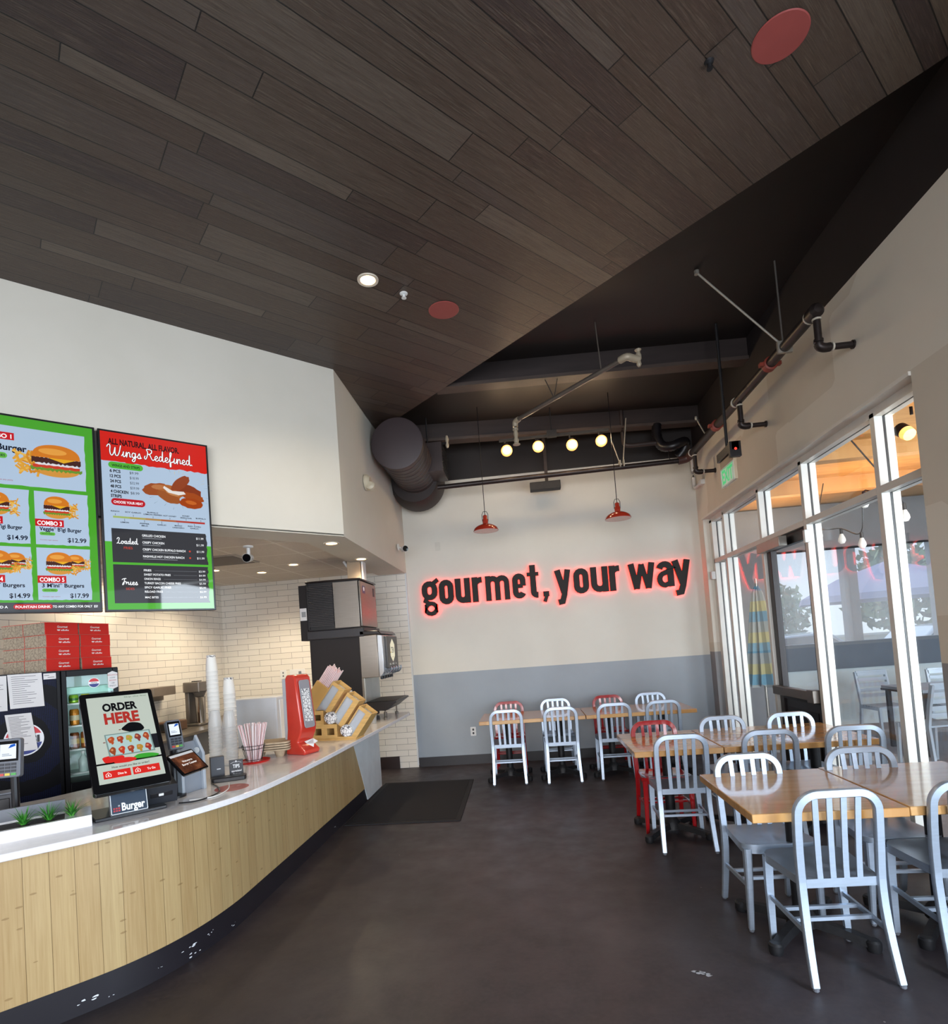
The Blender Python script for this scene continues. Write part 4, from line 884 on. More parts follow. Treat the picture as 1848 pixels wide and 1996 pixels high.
# papers taped to the cola cooler
def paper(name, label, y0, y1, z0, z1, lift=0.002, tilt=0, group=None, lines=14):
    t = thing(name, label, 'paper', tuple(cm_ @ Vector((0, -0.0035-lift, 0))), YAW, group)
    M_ = FD
    b = MB(M_); n = 6; vs = []
    for i in range(n+1):
        for j in range(5):
            u, v = j/4, i/n; vs.append((y0+(y1-y0)*u + tilt*(1-v), z0+(z1-z0)*v, 0.006*(1-v)**2 + 0.004*math.sin(u*3+v*2)+0.003))
    b.add(vs, [(i*5+j, i*5+j+1, (i+1)*5+j+1, (i+1)*5+j) for i in range(n) for j in range(4)], M_PAPER); b.build('sheet', t)
    b = MB(M_); r = random.Random(len(label))
    for i in range(lines):
        z = z1-(z1-z0)*(0.08+0.85*i/lines); v = (z-z0)/(z1-z0); x = y0+(y1-y0)*0.1+tilt*(1-v); L = (y1-y0)*r.uniform(0.35, 0.8)
        zz = 0.006*(1-v)**2+0.0078; b.rect(x, x+L, z, z+0.0035, zz, ink('#77757a'))
    b.build('printed_lines', t, smooth=False); return t
paper('notice_sheet', 'white notice with a ragged right edge taped high on the cola cooler, right one', -0.312, -0.115, 1.395, 1.64, 0.001, 0.01)
paper('notice_sheet', 'grey notice taped high on the cola cooler at the left edge of the photo', -0.50, -0.317, 1.385, 1.635, 0.0, 0.0)
paper('receipt_sheet', 'long white order list hanging over the cola logo', -0.335, -0.185, 1.085, 1.355, 0.004, 0.03, lines=22)
t = thing('price_label', 'small white label strip at the top of the cola cooler', 'label', tuple(cm_ @ Vector((0, -0.001, 0))), YAW)
MB(FD).box(-0.105, -0.03, 1.588, 1.632, 0.0, 0.002, M_PAPER).rect(-0.10, -0.07, 1.615, 1.619, 0.0025, ink('#555555')).rect(-0.08, -0.04, 1.60, 1.604, 0.0025, ink('#555555')).build('card', t, smooth=False)
# ---------------------------------------------------------------- things on the counter
def on(x, y, z=TOP): return (x, y, z)
# order kiosk
ky, kt = math.radians(46.7), math.radians(37.2); kc = Vector((-2.182, 2.9, 1.249)); kw, kh = 0.35, 0.614
ks = thing('order_kiosk', 'tilted self-order kiosk whose screen says ORDER HERE', 'kiosk', on(-2.26, 2.99))
F = T(2.26, -2.99, -TOP) @ frame(kc, ky, kt)
MB(F).prism(rrect(-kw/2, kw/2, -kh/2, kh/2, 0.016), -0.032, 0.0, mat('black_glass_bezel', '#0b0b0d', 0.12)).build('screen_body', ks, bevel=0.002)
a = MB(F); x0, x1, y0, y1 = -kw/2+0.030, kw/2-0.022, -kh/2+0.052, kh/2-0.03; pale = scr('#c9d1c3', 0.42); blk = scr('#16161c', 0.05); red = scr('#dd2a24')
a.rect(x0, x1, y0, y1, 0.0006, pale)
cx = (x0+x1)/2
a.text('Skip the line', x1-0.012, y1-0.018, 0.010, scr('#6d8a6a', .3), 0.001, 'R', 0.11, shear=0.2)
a.text('ORDER', cx, y1-0.096, 0.050, blk, 0.0012, 'C', 0.165, 0.045); a.text('HERE', cx, y1-0.178, 0.068, scr('#b3332c'), 0.0012, 'C', 0.165, 0.045)
blob = lambda cx_, cy_, rx, ry, z, c, s=1: a.flat([(cx_+rx*(1+.12*math.sin(3*t+s))*math.cos(t), cy_+ry*(1+.15*math.sin(2*t+s))*math.sin(t)) for t in [2*PI*i/28 for i in range(28)]], z, c)
ty = y0+0.225
blob(cx-0.075, ty-0.088, .048, .024, .001, red); blob(cx-0.025, ty-0.105, .05, .018, .0011, red, 2); blob(cx+0.075, ty-0.098, .06, .016, .001, scr('#3fa535'), 3); blob(cx+0.045, ty+0.088, .052, .030, .001, blk, 4); a.rect(cx+.09, x1, ty-.06, ty+.03, .0009, scr('#2a2a30', .1))
a.flat([(cx-.095, ty+.062), (cx+.118, ty+.062), (cx+.125, ty-.075), (cx-.088, ty-.075)], .0014, scr('#7d948f')); a.flat([(cx-.089, ty+.056), (cx+.112, ty+.056), (cx+.118, ty-.068), (cx-.081, ty-.068)], .0016, scr('#b4cdc8'))
for i in range(10):
    px, py = cx-0.068+0.041*(i % 5), ty+0.026-0.066*(i//5); c = ('#b8502a', '#a8432a', '#b3a23c', '#8a3d38', '#a84a2e', '#96482a', '#c43d26', '#a5452f', '#b58a35', '#a2392f')[i]
    blob(px, py, .015, .019, .0018, scr(c), i); blob(px+.004, py-.018, .006, .012, .0019, scr(c), i+1); blob(px-.003, py+.004, .006, .006, .002, scr('#d98a5a'), i)
for dx, dy in ((-.02, .083), (-.10, .015), (-.085, -.03), (.0, .078)): blob(cx+dx, ty+dy, .006, .003, .001, scr('#7a3026'))
a.rect(x0, x1, y0+0.108, y0+0.118, .001, scr('#0b0b0d', .0))
a.text('How would you like to order?', cx, y0+0.082, .0115, scr('#4b4038', .1), .0012, 'C', .17, .012)
for u0, u1, tx in ((x0+.022, cx-.006, 'Dine In'), (cx+.004, x1-.020, 'To Go')):
    a.rect(u0, u1, y0+.026, y0+.070, .001, red); a.text(tx, (u0+u1)/2+.022, y0+.041, .013, scr('#f4efe8', .8), .0014, 'C', .038, .015)
    ic = scr('#f4efe8', .8); bx = u0+.022
    a.ribbon([(bx-.011, y0+.038), (bx+.011, y0+.038), (bx+.011, y0+.050), (bx, y0+.061), (bx-.011, y0+.050)], .0022, .0012, .0014, ic, closed=True); a.rect(bx-.003, bx+.003, y0+.043, y0+.051, .0014, ic)
a.build('display', ks, smooth=False)
mb = MB(T(2.26, -2.99, -TOP)); bl = T(-2.19, 2.91, TOP) @ RZ(ky)
mb.box(-0.165, 0.165, -0.10, 0.16, 0.0, 0.018, M_BLKP, bl); mb.build('base_plate', ks, bevel=0.004)
mb = MB(T(2.26, -2.99, -TOP)); mb.prism([(-0.07, 0.0), (0.12, 0.0), (0.19, 0.30), (0.12, 0.42), (0.07, 0.30)], -0.07, 0.07, M_BLKP, bl @ T(0, 0, 0.018) @ Matrix(((0, 0, 1, 0), (1, 0, 0, 0), (0, 1, 0, 0), (0, 0, 0, 1)))); mb.build('stand', ks, bevel=0.006)
mb = MB(T(2.26, -2.99, -TOP)); mb.box(0.075, 0.235, -0.02, 0.10, 0.018, 0.12, mat('dark_printer', '#26282e', 0.4), bl @ RX(0.25)); mb.box(0.10, 0.21, -0.022, -0.018, 0.06, 0.085, M_BLKP, bl @ RX(0.25)); mb.box(0.14, 0.165, -0.026, -0.02, 0.066, 0.08, M_WHITE, bl @ RX(0.25)); mb.build('receipt_printer', ks, bevel=0.006)
# little sign in front of the kiosk
sg = thing('table_sign', 'small dark tent sign reading Burger in white at the foot of the order kiosk', 'sign', on(-2.115, 2.82))
F = T(2.115, -2.82, -TOP) @ frame((-2.125, 2.832, 0.932), math.radians(43.6), math.radians(22.5))
MB(F).prism(rrect(-0.0835, 0.0835, -0.062, 0.062, 0.006), -0.006, 0.0, mat('sign_face', '#3b4654', 0.25)).build('face', sg)
a = MB(F); a.ribbon(rrect(-0.081, 0.081, -0.0595, 0.0595, 0.005), 0.003, 0.0, 0.0008, ink('#d8dde0'), closed=True); a.text('Burger', 0.018, -0.046, 0.040, ink('#eceff0'), 0.001, 'C', 0.105, 0.03)
for i in range(3):
    for j in range(3): a.rect(-0.072+0.011*i, -0.064+0.011*i, -0.047+0.012*j, -0.039+0.012*j, 0.001, ink('#b0343c' if j < 2 else '#9a9fa6')) if not (j == 2 and i < 2) else None
a.build('lettering', sg, smooth=False)
F2 = F @ T(0, 0, -0.006); MB(F2).prism([(-0.0835, -0.062), (0.0835, -0.062), (0.0835, 0.058), (-0.0835, 0.058)], -0.05, -0.001, mat('sign_back', '#7d7f84', 0.4)).build('body', sg)
# card terminals
def terminal(x, y, z, yaw, tilt, wd, ht, label, base):
    t = thing('card_terminal', label, 'card reader', base)
    I = T(-base[0], -base[1], -base[2]); F = I @ frame((x, y, z), yaw, tilt)
    MB(F).prism(rrect(-wd/2, wd/2, -ht/2, ht/2, 0.012), -0.035, 0.0, mat('terminal_grey', '#63676f', 0.35)).build('body', t, bevel=0.004)
    MB(F).rect(-wd*.42, wd*.42, -ht*.08, ht*.44, 0.0006, mat('black_glass_bezel')).rect(-wd*.33, wd*.33, -ht*.02, ht*.36, 0.001, scr('#dfe6ee', .75)).flat([(wd*.0, ht*.25), (wd*.3, ht*.30), (wd*.28, ht*.36), (wd*.10, ht*.34)], 0.0014, scr('#2563c9')).rect(-wd*.25, wd*.05, ht*.10, ht*.115, .0014, scr('#8a94a2')).rect(-wd*.25, wd*.15, ht*.06, ht*.075, .0014, scr('#8a94a2')).build('screen', t, smooth=False)
    b = MB(F)
    for i in range(3):
        for j in range(3): b.box(-wd*.36+wd*.25*i, -wd*.36+wd*.25*i+wd*.20, -ht*.36+ht*.085*j, -ht*.36+ht*.085*j+ht*.06, 0, 0.003, mat('dark_keys', '#2b2e35', 0.4))
    b.build('keypad', t, smooth=False)
    b = MB(F)
    for i, c in enumerate(('#c8453e', '#d9c24a', '#4fa34f')): b.box(-wd*.36+wd*.25*i, -wd*.36+wd*.25*i+wd*.20, -ht*.445, -ht*.385, 0, 0.003, mat('key_'+c, c, 0.4))
    b.build('colour_keys', t, smooth=False)
    bk = Vector((x, y, z)) - Vector((math.sin(yaw), -math.cos(yaw), 0))*0.05
    MB(I).rod((bk.x, bk.y, base[2]), (bk.x, bk.y, z), 0.018, M_BLKP).lathe([(0.06, 0), (0.06, 0.012), (0.02, 0.02)], M_BLKP, T(bk.x, bk.y, base[2])).build('stand', t)
    return t
terminal(-2.071, 3.167, 1.218, math.radians(53), math.radians(20), 0.081, 0.174, 'grey card terminal on a stand just right of the ORDER HERE kiosk', on(-2.10, 3.20))
terminal(-2.718, 2.75, 1.199, math.radians(16), math.radians(6), 0.112, 0.199, 'grey card terminal at the left edge of the photo above the planter', on(-2.73, 2.80))
# register tablet on its white swivel stand
tb = thing('register_tablet', 'tilted customer tablet reading Welcome on a pale grey stand', 'tablet', on(-2.0, 3.12))
I = T(2.0, -3.12, -TOP); F = I @ frame((-1.95, 3.087, 1.07), math.radians(87.4), math.radians(43.7))
MB(F).prism(rrect(-0.11, 0.11, -0.0755, 0.0755, 0.008), -0.012, 0, mat('black_glass_bezel')).build('tablet', tb)
g = G('sunset_screen'); X, Y, Z = g.pos(); g.l(g.ramp(g.noise(g.vec(X, Y, Z), 14, 4), [(0.3, '#20130f'), (0.6, '#5a3220'), (0.8, '#8a5a3a')]), g.b.inputs['Base Color'])
g.l(g.ramp(g.noise(g.vec(X, Y, Z), 14, 4), [(0.3, '#20130f'), (0.6, '#5a3220'), (0.8, '#8a5a3a')]), g.b.inputs['Emission Color']); g.b.inputs['Emission Strength'].default_value = 0.5; g.b.inputs['Roughness'].default_value = 0.1
a = MB(F); a.rect(-0.10, 0.10, -0.066, 0.066, 0.0006, g.m); a.rect(-0.10, 0.10, 0.050, 0.066, 0.001, scr('#dadde0')); a.text('Welcome to', 0.0, 0.004, 0.013, scr('#f0ece8', .9), .0012, 'C', .085, .02); a.text('Burger Counter', 0.0, -0.018, 0.014, scr('#f0ece8', .9), .0012, 'C', .125, .02); a.build('screen', tb, smooth=False)
g1 = mat('pale_grey_stand', '#aeb6bf', 0.35)
mb = MB(I); mb.prism([(0.0, 0.0), (0.16, 0.0), (0.15, 0.10), (0.06, 0.33), (0.0, 0.22)], -0.09, -0.07, g1, T(-2.05, 3.30, TOP) @ RZ(math.radians(75)) @ Matrix(((0, 0, 1, 0), (1, 0, 0, 0), (0, 1, 0, 0), (0, 0, 0, 1))))
mb.prism([(0.0, 0.0), (0.16, 0.0), (0.15, 0.10), (0.06, 0.33), (0.0, 0.22)], 0.07, 0.09, g1, T(-2.05, 3.30, TOP) @ RZ(math.radians(75)) @ Matrix(((0, 0, 1, 0), (1, 0, 0, 0), (0, 1, 0, 0), (0, 0, 0, 1))))
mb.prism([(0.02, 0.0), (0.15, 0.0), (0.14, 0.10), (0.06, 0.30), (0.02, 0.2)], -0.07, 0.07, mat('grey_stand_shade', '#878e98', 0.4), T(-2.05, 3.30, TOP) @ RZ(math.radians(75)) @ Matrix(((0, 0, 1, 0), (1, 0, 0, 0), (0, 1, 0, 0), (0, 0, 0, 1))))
mb.build('stand', tb, bevel=0.003)
MB(I).lathe([(0.018, 0.0), (0.018, 0.004), (0.009, 0.006)], M_WHITE, T(-2.064, 3.36, 1.09) @ RX(PI/2), 16).build('round_key_hole', tb)
wire = MB().tube(crom([(-1.98, 3.03, TOP+.005), (-1.90, 3.05, TOP+.005), (-1.86, 3.15, TOP+.006), (-1.88, 3.27, TOP+.006), (-1.97, 3.40, TOP+.006), (-2.05, 3.48, TOP+.006)], 6), 0.004, M_BLKP, 8)
tag(wire.build('cable'), 'thin black cable looping on the counter in front of the tablet stand', 'cable')
wire = MB().tube(crom([(-1.95, 3.08, TOP+.005), (-1.84, 3.14, TOP+.005), (-1.845, 3.30, TOP+.005), (-1.93, 3.47, TOP+.005)], 6), 0.0035, M_WHITE, 8)
tag(wire.build('cable'), 'thin white cable on the counter below the tablet stand', 'cable')
# planter trough
pl_ = thing('planter_box', 'white rectangular planter box built up on the left end of the counter', 'planter', on(-2.5, 2.6))
pm = T(2.5, -2.6, -TOP) @ T(-2.215, 2.685, TOP) @ RZ(math.radians(40))
mb = MB(pm); L = -1.3
for x0, x1, y0, y1 in ((L, 0, 0, 0.025), (L, 0, 0.215, 0.24), (-0.025, 0, 0.025, 0.215), (L, L+.025, 0.025, 0.215)): mb.box(x0, x1, y0, y1, 0, 0.055, M_QUARTZ)
mb.box(-0.11, -0.025, 0.025, 0.215, 0, 0.055, M_QUARTZ); mb.build('trough', pl_, smooth=False)
MB(pm).box(L+.025, -0.11, 0.025, 0.215, 0.0, 0.045, mat('dark_pebbles', '#2a2627', 0.7, var=0.6, scale=60, bump=0.6)).build('gravel', pl_, smooth=False)
MB(pm).box(-0.42, -0.11, 0.22, 0.238, 0.055, 0.115, M_GREYP).build('rear_ledge', pl_, smooth=False)
def plant(p, label, seed):
    t = thing('artificial_grass_plant', label, 'plant', p, group=None); r = random.Random(seed)
    b = MB(); gs = [mat('leaf_%d' % i, c, 0.45, var=0.1) for i, c in enumerate(('#2f7d24', '#3f9130', '#246a22', '#57a53c'))]
    for i in range(80):
        az = r.uniform(0, 2*PI); L = r.uniform(0.06, 0.11); lean = r.uniform(0.15, 1.15); wv = r.uniform(0.0022, 0.0034); n = 5; vs = []
        d = Vector((math.cos(az), math.sin(az), 0)); s = Vector((-math.sin(az), math.cos(az), 0))
        for j in range(n+1):
            q = j/n; ang = lean*(0.5+0.7*q); rad = L*q*math.sin(ang); zz = L*q*math.cos(ang*0.9); wj = wv*(1-q)**0.6
            c = d*(rad+0.004)+Vector((0, 0, zz)); vs += [tuple(c-s*wj), tuple(c+s*wj)]
        b.add(vs, [(2*j, 2*j+1, 2*j+3, 2*j+2) for j in range(n)], gs[i % 4])
    o = b.build('leaves', t, smooth=False); o['kind'] = 'stuff'
    MB().lathe([(0.022, -0.012), (0.022, 0.004), (0.008, 0.01)], mat('dark_soil', '#241c16', 0.9), None, 12).build('root_plug', t)
plant((-2.468, 2.565, TOP+0.046), 'spiky green grass plant in the planter box, leftmost of the three', 1)
plant((-2.392, 2.628, TOP+0.046), 'spiky green grass plant in the middle of the planter box', 2)
plant((-2.325, 2.69, TOP+0.046), 'spiky green grass plant in the planter box, closest to the order kiosk', 3)
t = thing('counter_caddy', 'dark grey plastic box behind the planter at the left edge of the photo', 'box', on(-2.92, 2.86)); MB().box(-.16, .08, -.05, .05, 0, .14, mat('dark_grey_box', '#3c3d42', .5), RZ(.7)).box(-.15, .07, -.056, -.05, .02, .12, M_BLKP, RZ(.7)).build('shell', t, bevel=.008)
MB(RZ(.7)).box(-.165, .085, -.055, .055, .14, .15, M_GREYP).build('lid', t, bevel=.004)
# round red mat sticker on the counter
t = thing('red_counter_decal', 'round red decal stuck flat on the counter below the tips card', 'decal', on(-1.852, 3.36))
MB().lathe([(0.098, 0.0005), (0.097, 0.0016)], mat('faded_red_vinyl', '#a8463f', 0.35), None, 40).build('disc', t); MB(T(0, 0, 0.0018) @ RZ(1.35)).text('Gourmet', -.045, .01, .016, ink('#c98a84'), 0, bold=.01, shear=.2).ell(0.05, -.01, .02, .01, 0, ink('#c98a84'), 12).build('print', t, smooth=False)
# black card boxes and tips card
t = thing('card_holder', 'dark grey upright card holder beside the tips card', 'card holder', on(-2.09, 3.63)); F = T(0, 0, 0) @ frame((0, 0, 0), math.radians(38), 0)
MB(F).box(-.042, .042, 0, .145, -.05, 0, mat('charcoal_box', '#3a3a40', .45)).build('box', t, bevel=.002); MB(F).rect(-.006, .018, .062, .069, .0006, ink('#c9c9cc')).build('mark', t, smooth=False)
t = thing('tips_card', 'small black card stand lettered TIPS in white', 'sign', on(-2.0, 3.70)); F = frame((0, 0, 0), math.radians(30), math.radians(5))
MB(F).box(-.043, .043, 0.0, .108, -.018, 0, mat('black_card', '#2b2a2e', .5)).build('card', t, bevel=.0015)
a = MB(F); a.text('TIPS', 0, .055, .024, ink('#e8e8ea'), .0008, 'C', .042, .02); a.text('appreciated', 0, .030, .012, ink('#e8e8ea'), .0008, 'C', .062, .02, shear=.1); a.text('Thank you', 0, .010, .011, ink('#e8e8ea'), .0008, 'C', .05, .01, shear=.2)
a.ribbon([(-.034, .086), (-.015, .094), (0, .092), (.015, .094), (.034, .086)], .002, .0002, .0008, ink('#c9c9cc')); a.ell(0, .098, .006, .005, .0008, ink('#c9c9cc'), 8); a.build('lettering', t, smooth=False)
t = thing('change_tray', 'flat black tray lying in front of the tips card', 'tray', on(-1.99, 3.585), math.radians(25)); MB().prism(rrect(-.105, .105, -.05, .05, .02), 0, .026, M_BLKP).build('tray', t, bevel=.004); MB().prism(rrect(-.02, .085, -.035, .035, .012), .0262, .0275, mat('dark_recess', '#060607', .3)).build('recess', t)
# cups
def cup_stack(x, y, r0, r1, h, n, m, label, name, band=None):
    t = thing(name, label, 'stack of cups', on(x, y)); lip = (h-0.10)/n; pr = [(r0*1.02, 0.0)]
    for i in range(n):
        z = lip*i; pr += [(r0*1.0, z), (r0*1.05, z+.002), (r0*1.05, z+.006), (r0*0.995, z+.008)]
    pr += [(r0*.99, lip*n), (r1, h), (r1*.85, h)]
    if r1 > 0: pr += [(0.0001, h)]
    MB().lathe(pr, m, None, 24).build('cups', t, angle=50)
    if band:
        b = MB(); b.lathe([(r1*1.12, h-.055), (r1*1.03, h-.003)], band, None, 24); b.lathe([(r1+(r0-r1)*.45, h-.088), (r1+(r0-r1)*.35, h-.078)], ink('#4a4a50'), None, 8, -2.2, -1.0); b.build('printed_bottom', t)
    return t
g = G('cup_print'); X, Y, Z = g.pos(); g.l(g.ramp(g.noise(g.vec(X, Y, Z), 90, 3, .7), [(0.50, '#e6e4e0'), (0.54, '#4c4a4c')]), g.b.inputs['Base Color'])
M_CUP = mat('white_paper_cup', '#e2e0da', .5, var=.02)
cup_stack(-2.55, 4.42, .045, .034, .835, 22, M_CUP, 'tall stack of upside-down white paper cups, the higher one', 'paper_cup_stack', g.m)
cup_stack(-2.435, 4.46, .046, .035, .645, 15, M_CUP, 'shorter stack of upside-down white paper cups beside the straws', 'paper_cup_stack', g.m)
cup_stack(-2.385, 4.14, .050, .032, .41, 12, M_CLEAR, 'stack of upside-down clear plastic cups, left one behind the card holder', 'plastic_cup_stack')
cup_stack(-2.262, 4.12, .050, .032, .405, 12, M_CLEAR, 'stack of upside-down clear plastic cups, right one behind the tips card', 'plastic_cup_stack')
# straws in a wire basket on a red tray
sb = thing('straw_basket', 'black wire basket standing on a red tray, full of wrapped straws', 'basket', on(-2.125, 4.20))
b = MB()
for z, r in ((.018, .058), (.10, .078), (.125, .084)): b.tube([(r*math.cos(2*PI*i/28), r*math.sin(2*PI*i/28), z) for i in range(28)], .0022, M_BLKP, 6, closed=True)
for i in range(10): a_ = 2*PI*i/10; b.rod((.058*math.cos(a_), .058*math.sin(a_), .018), (.084*math.cos(a_), .084*math.sin(a_), .125), .002, M_BLKP, 6)
b.build('wire_frame', sb); MB().lathe([(.11, 0), (.118, .012), (.114, .012), (.106, .004), (.0001, .004)], mat('bright_red_plastic', '#cf2420', .3), None, 32).build('tray', sb)
r = random.Random(4)
straw = None
M_STR = G('striped_straw'); X, Y, Z = M_STR.pos(); M_STR.l(M_STR.mix(M_STR.f('LESS_THAN', M_STR.f('ABSOLUTE', X), 0.0011), '#f1e6e6', '#cf6068'), M_STR.b.inputs['Base Color']); M_STR = M_STR.m
sp = MB().tube([(0, 0, 0), (0, 0, .285)], .0052, M_STR, 7).build('drinking_straw'); tag(sp, 'red and white wrapped straw standing in the wire basket on the counter', 'straw', 'straws in the wire basket')
for i in range(46):
    o = sp if i == 0 else sp.copy()
    if i: C.objects.link(o)
    q = math.sqrt(r.random()); a_ = r.uniform(0, 2*PI); bx, by = .042*q*math.cos(a_), .042*q*math.sin(a_)
    tx, ty = .105*q*math.cos(a_+r.uniform(-.25, .25)), .105*q*math.sin(a_+r.uniform(-.25, .25))
    d = Vector((tx-bx, ty-by, .28)).normalized(); o.location = (-2.125+bx, 4.20+by, TOP+.006); o.rotation_euler = d.to_track_quat('Z', 'X').to_euler()
# pulp drink carrier stack
t = thing('drink_carrier_stack', 'short stack of brown moulded-pulp drink carriers beside the straws', 'drink carrier', on(-2.09, 4.40), math.radians(12)); mp_ = mat('moulded_pulp', '#b3a085', .9, var=.15, scale=25, bump=.3)
for i in range(4):
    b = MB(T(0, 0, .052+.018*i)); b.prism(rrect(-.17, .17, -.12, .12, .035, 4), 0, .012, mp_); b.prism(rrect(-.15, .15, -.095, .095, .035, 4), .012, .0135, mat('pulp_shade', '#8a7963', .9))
    b.build('carrier', t, bevel=.003)
b = MB()
for sx in (-1, 1):
    for sy in (-1, 1): b.lathe([(.030, 0.0), (.046, .05)], mp_, T(sx*.085, sy*.05, 0), 14)
b.build('cup_wells', t)
# red napkin tower
nt_ = thing('napkin_dispenser', 'tall red napkin dispenser tower with a patterned panel on the counter', 'napkin dispenser', on(-1.85, 4.45), math.radians(66))
redp = mat('red_dispenser_plastic', '#c4392b', .25, var=.05, coat=.4)
prof = [(-.09, 0.0), (.11, 0.0), (.12, .03), (.085, .055), (.045, .10), (.085, .17), (.095, .22), (.072, .42), (.055, .60), (.03, .628), (-.04, .63), (-.058, .60), (-.062, .20)]
SW = Matrix(((0, 0, 1, 0), (-1, 0, 0, 0), (0, 1, 0, 0), (0, 0, 0, 1)))   # profile in local -y / z, width along x
MB().prism(prof, -.083, .083, redp, SW).build('shell', nt_, bevel=.012, seg=3)
FP = Matrix.Identity(4)
a = MB(); pa, pb = Vector((0, -.0975, .215)), Vector((0, -.057, .585)); d = (pb-pa).normalized(); nn = Vector((0, -d.z, d.y))
FQ = Matrix(((1, 0, 0, 0), (0, d.y, nn.y, pa.y), (0, d.z, nn.z, pa.z), (0, 0, 0, 1)))
MB(FQ).prism(rrect(-.055, .055, -.01, .37, .02), 0.004, .010, mat('grey_panel', '#8e8b90', .3)).build('grey_panel', nt_, bevel=.003)
g = G('doodle_print'); X, Y, Z = g.pos(); vo = g.n('ShaderNodeTexVoronoi'); vo.feature = 'DISTANCE_TO_EDGE'; vo.inputs['Scale'].default_value = 38; g.l(g.vec(X, Y, Z), vo.inputs['Vector']); g.l(g.mix(g.f('LESS_THAN', g.f('ADD', vo.outputs['Distance'], g.f('MULTIPLY', g.noise(g.vec(X, Y, Z), 50), .2)), .155), '#e6e5e4', '#57565c'), g.b.inputs['Base Color']); M_DOOD = g.m
MB(FQ).rect(-.042, .038, .04, .30, .0105, M_DOOD).build('printed_insert', nt_, smooth=False)
MB().add([(-.035, -.07, .10), (.03, -.10, .115), (.055, -.125, .09), (.02, -.115, .075), (-.03, -.085, .085), (.01, -.12, .05)], [(0, 1, 4), (1, 2, 3), (1, 3, 4), (3, 5, 4), (4, 3, 1)], M_PAPER).build('napkin', nt_, smooth=False)
MB().box(-.075, .075, .055, .10, .04, .60, mat('pale_back_shell', '#b9bcc2', .35)).box(-.06, .06, .10, .112, .42, .56, M_WHITE).box(-.06, .06, .10, .112, .26, .40, M_WHITE).box(-.06, .06, .10, .112, .08, .24, M_WHITE).build('rear_shell', nt_, bevel=.006)
# white bin, splash board
t = thing('white_storage_bin', 'pale grey-white storage bin behind the straws', 'bin', on(-2.45, 5.02)); MB().box(-.205, .205, -.12, .12, 0, .43, mat('pale_bin', '#c6ccd4', .35)).build('bin', t, bevel=.012); MB().box(.205, .212, -.06, .06, .05, .40, M_WHITE).build('side_label', t)
t = thing('white_splash_board', 'white upright panel standing behind the bamboo lid organizer', 'panel', on(-1.98, 5.62)); MB().box(-.24, .20, -.008, .008, 0, .40, M_WHITE).build('board', t, bevel=.004)
MB().box(-.24, .20, -.05, -.008, 0, .01, M_WHITE).build('foot', t)
# bamboo organizer for lids and straws
og = thing('lid_organizer', 'light bamboo organizer with slanted lid tubes and cubby holes', 'organizer', on(-1.80, 5.10), math.radians(-8))
W2 = .20
mb = MB()
def cub(x0, x1, z0, z1, y0=-.075, y1=.09, t_=.012):
    mb.box(x0, x1, y0, y1, z0, z0+t_, M_BAMB2); mb.box(x0, x1, y0, y1, z1-t_, z1, M_BAMB2); mb.box(x0, x0+t_, y0, y1, z0+t_, z1-t_, M_BAMB2); mb.box(x1-t_, x1, y0, y1, z0+t_, z1-t_, M_BAMB2)
    w3 = (x1-x0)
    mb.box(x0+t_, x1-t_, y1-.01, y1, z0+t_, z1-t_, mat('bamboo_inner', '#7a5a2e', .6))
    mb.box(x0+t_, x0+w3*.22, y0, y0+.008, z0+t_, z1-t_, M_BAMB2); mb.box(x1-w3*.22, x1-t_, y0, y0+.008, z0+t_, z1-t_, M_BAMB2); mb.box(x0+w3*.22, x1-w3*.22, y0, y0+.008, z1-t_-.025, z1-t_, M_BAMB2); mb.box(x0+w3*.22, x1-w3*.22, y0, y0+.008, z0+t_, z0+t_+.025, M_BAMB2)
cub(-.19, -.065, .012, .145); cub(-.065, .06, .012, .145); cub(-.19, -.065, .145, .27); mb.box(-.20, .24, -.085, .10, 0, .012, M_BAMB2); mb.box(.06, .235, -.075, .09, .012, .03, M_BAMB2)
mb.build('cubbies', og, smooth=False)
SL = RY(math.radians(38))
for i, (ox, oz, L) in enumerate(((.185, .04, .27), (.075, .16, .27), (-.045, .285, .25))):
    M_ = T(ox, 0, oz) @ SL
    b = MB(M_); b.box(-.075, -.065, -.07, .08, -.02, L, M_BAMB2); b.box(.050, .060, -.07, .08, -.02, L, M_BAMB2); b.box(-.065, .05, .07, .08, -.02, L, M_BAMB2); b.box(-.065, .05, -.07, -.06, L-.03, L, M_BAMB2)
    b.box(.012, .05, -.07, -.062, -.02, L-.03, M_BAMB2); ch_ = b.build('lid_chute', og, smooth=False); MB(M_).box(-.06, .046, -.055, .066, -.01, L-.035, mat('stacked_clear_lids', '#c9cccf', .2, scale=40, var=.2, stretch=(1, 1, 12))).build('lids', ch_, smooth=False)
    MB(M_).box(-.065, .012, -.068, -.062, -.02, L-.03, M_CLEAR).build('clear_front', ch_, smooth=False)
b = MB(T(-.115, 0, .40) @ SL).box(-.085, .06, -.075, .085, -.16, .12, mat('bamboo_straw_box', '#c59b58', .45)); b.build('straw_box', og, bevel=.004)
MB(T(-.125, 0, .275)).box(-.06, .06, -.07, -.065, 0, .09, M_CLEAR).box(.055, .06, -.065, .06, 0, .09, M_CLEAR).build('clear_pocket', og, smooth=False)
def lidstack(x, z, label, hz):
    t = thing('lid_sleeve', label, 'lids', on(-1.80+x, 5.03, TOP+z), 0); MB(RX(PI/2)).lathe([(.0001, -.06), (.05, -.06), (.054, -.055), (.054, .05), (.049, .055), (.0001, .055)], M_DOOD, None, 14).build('sleeve', t, angle=60)
    return t
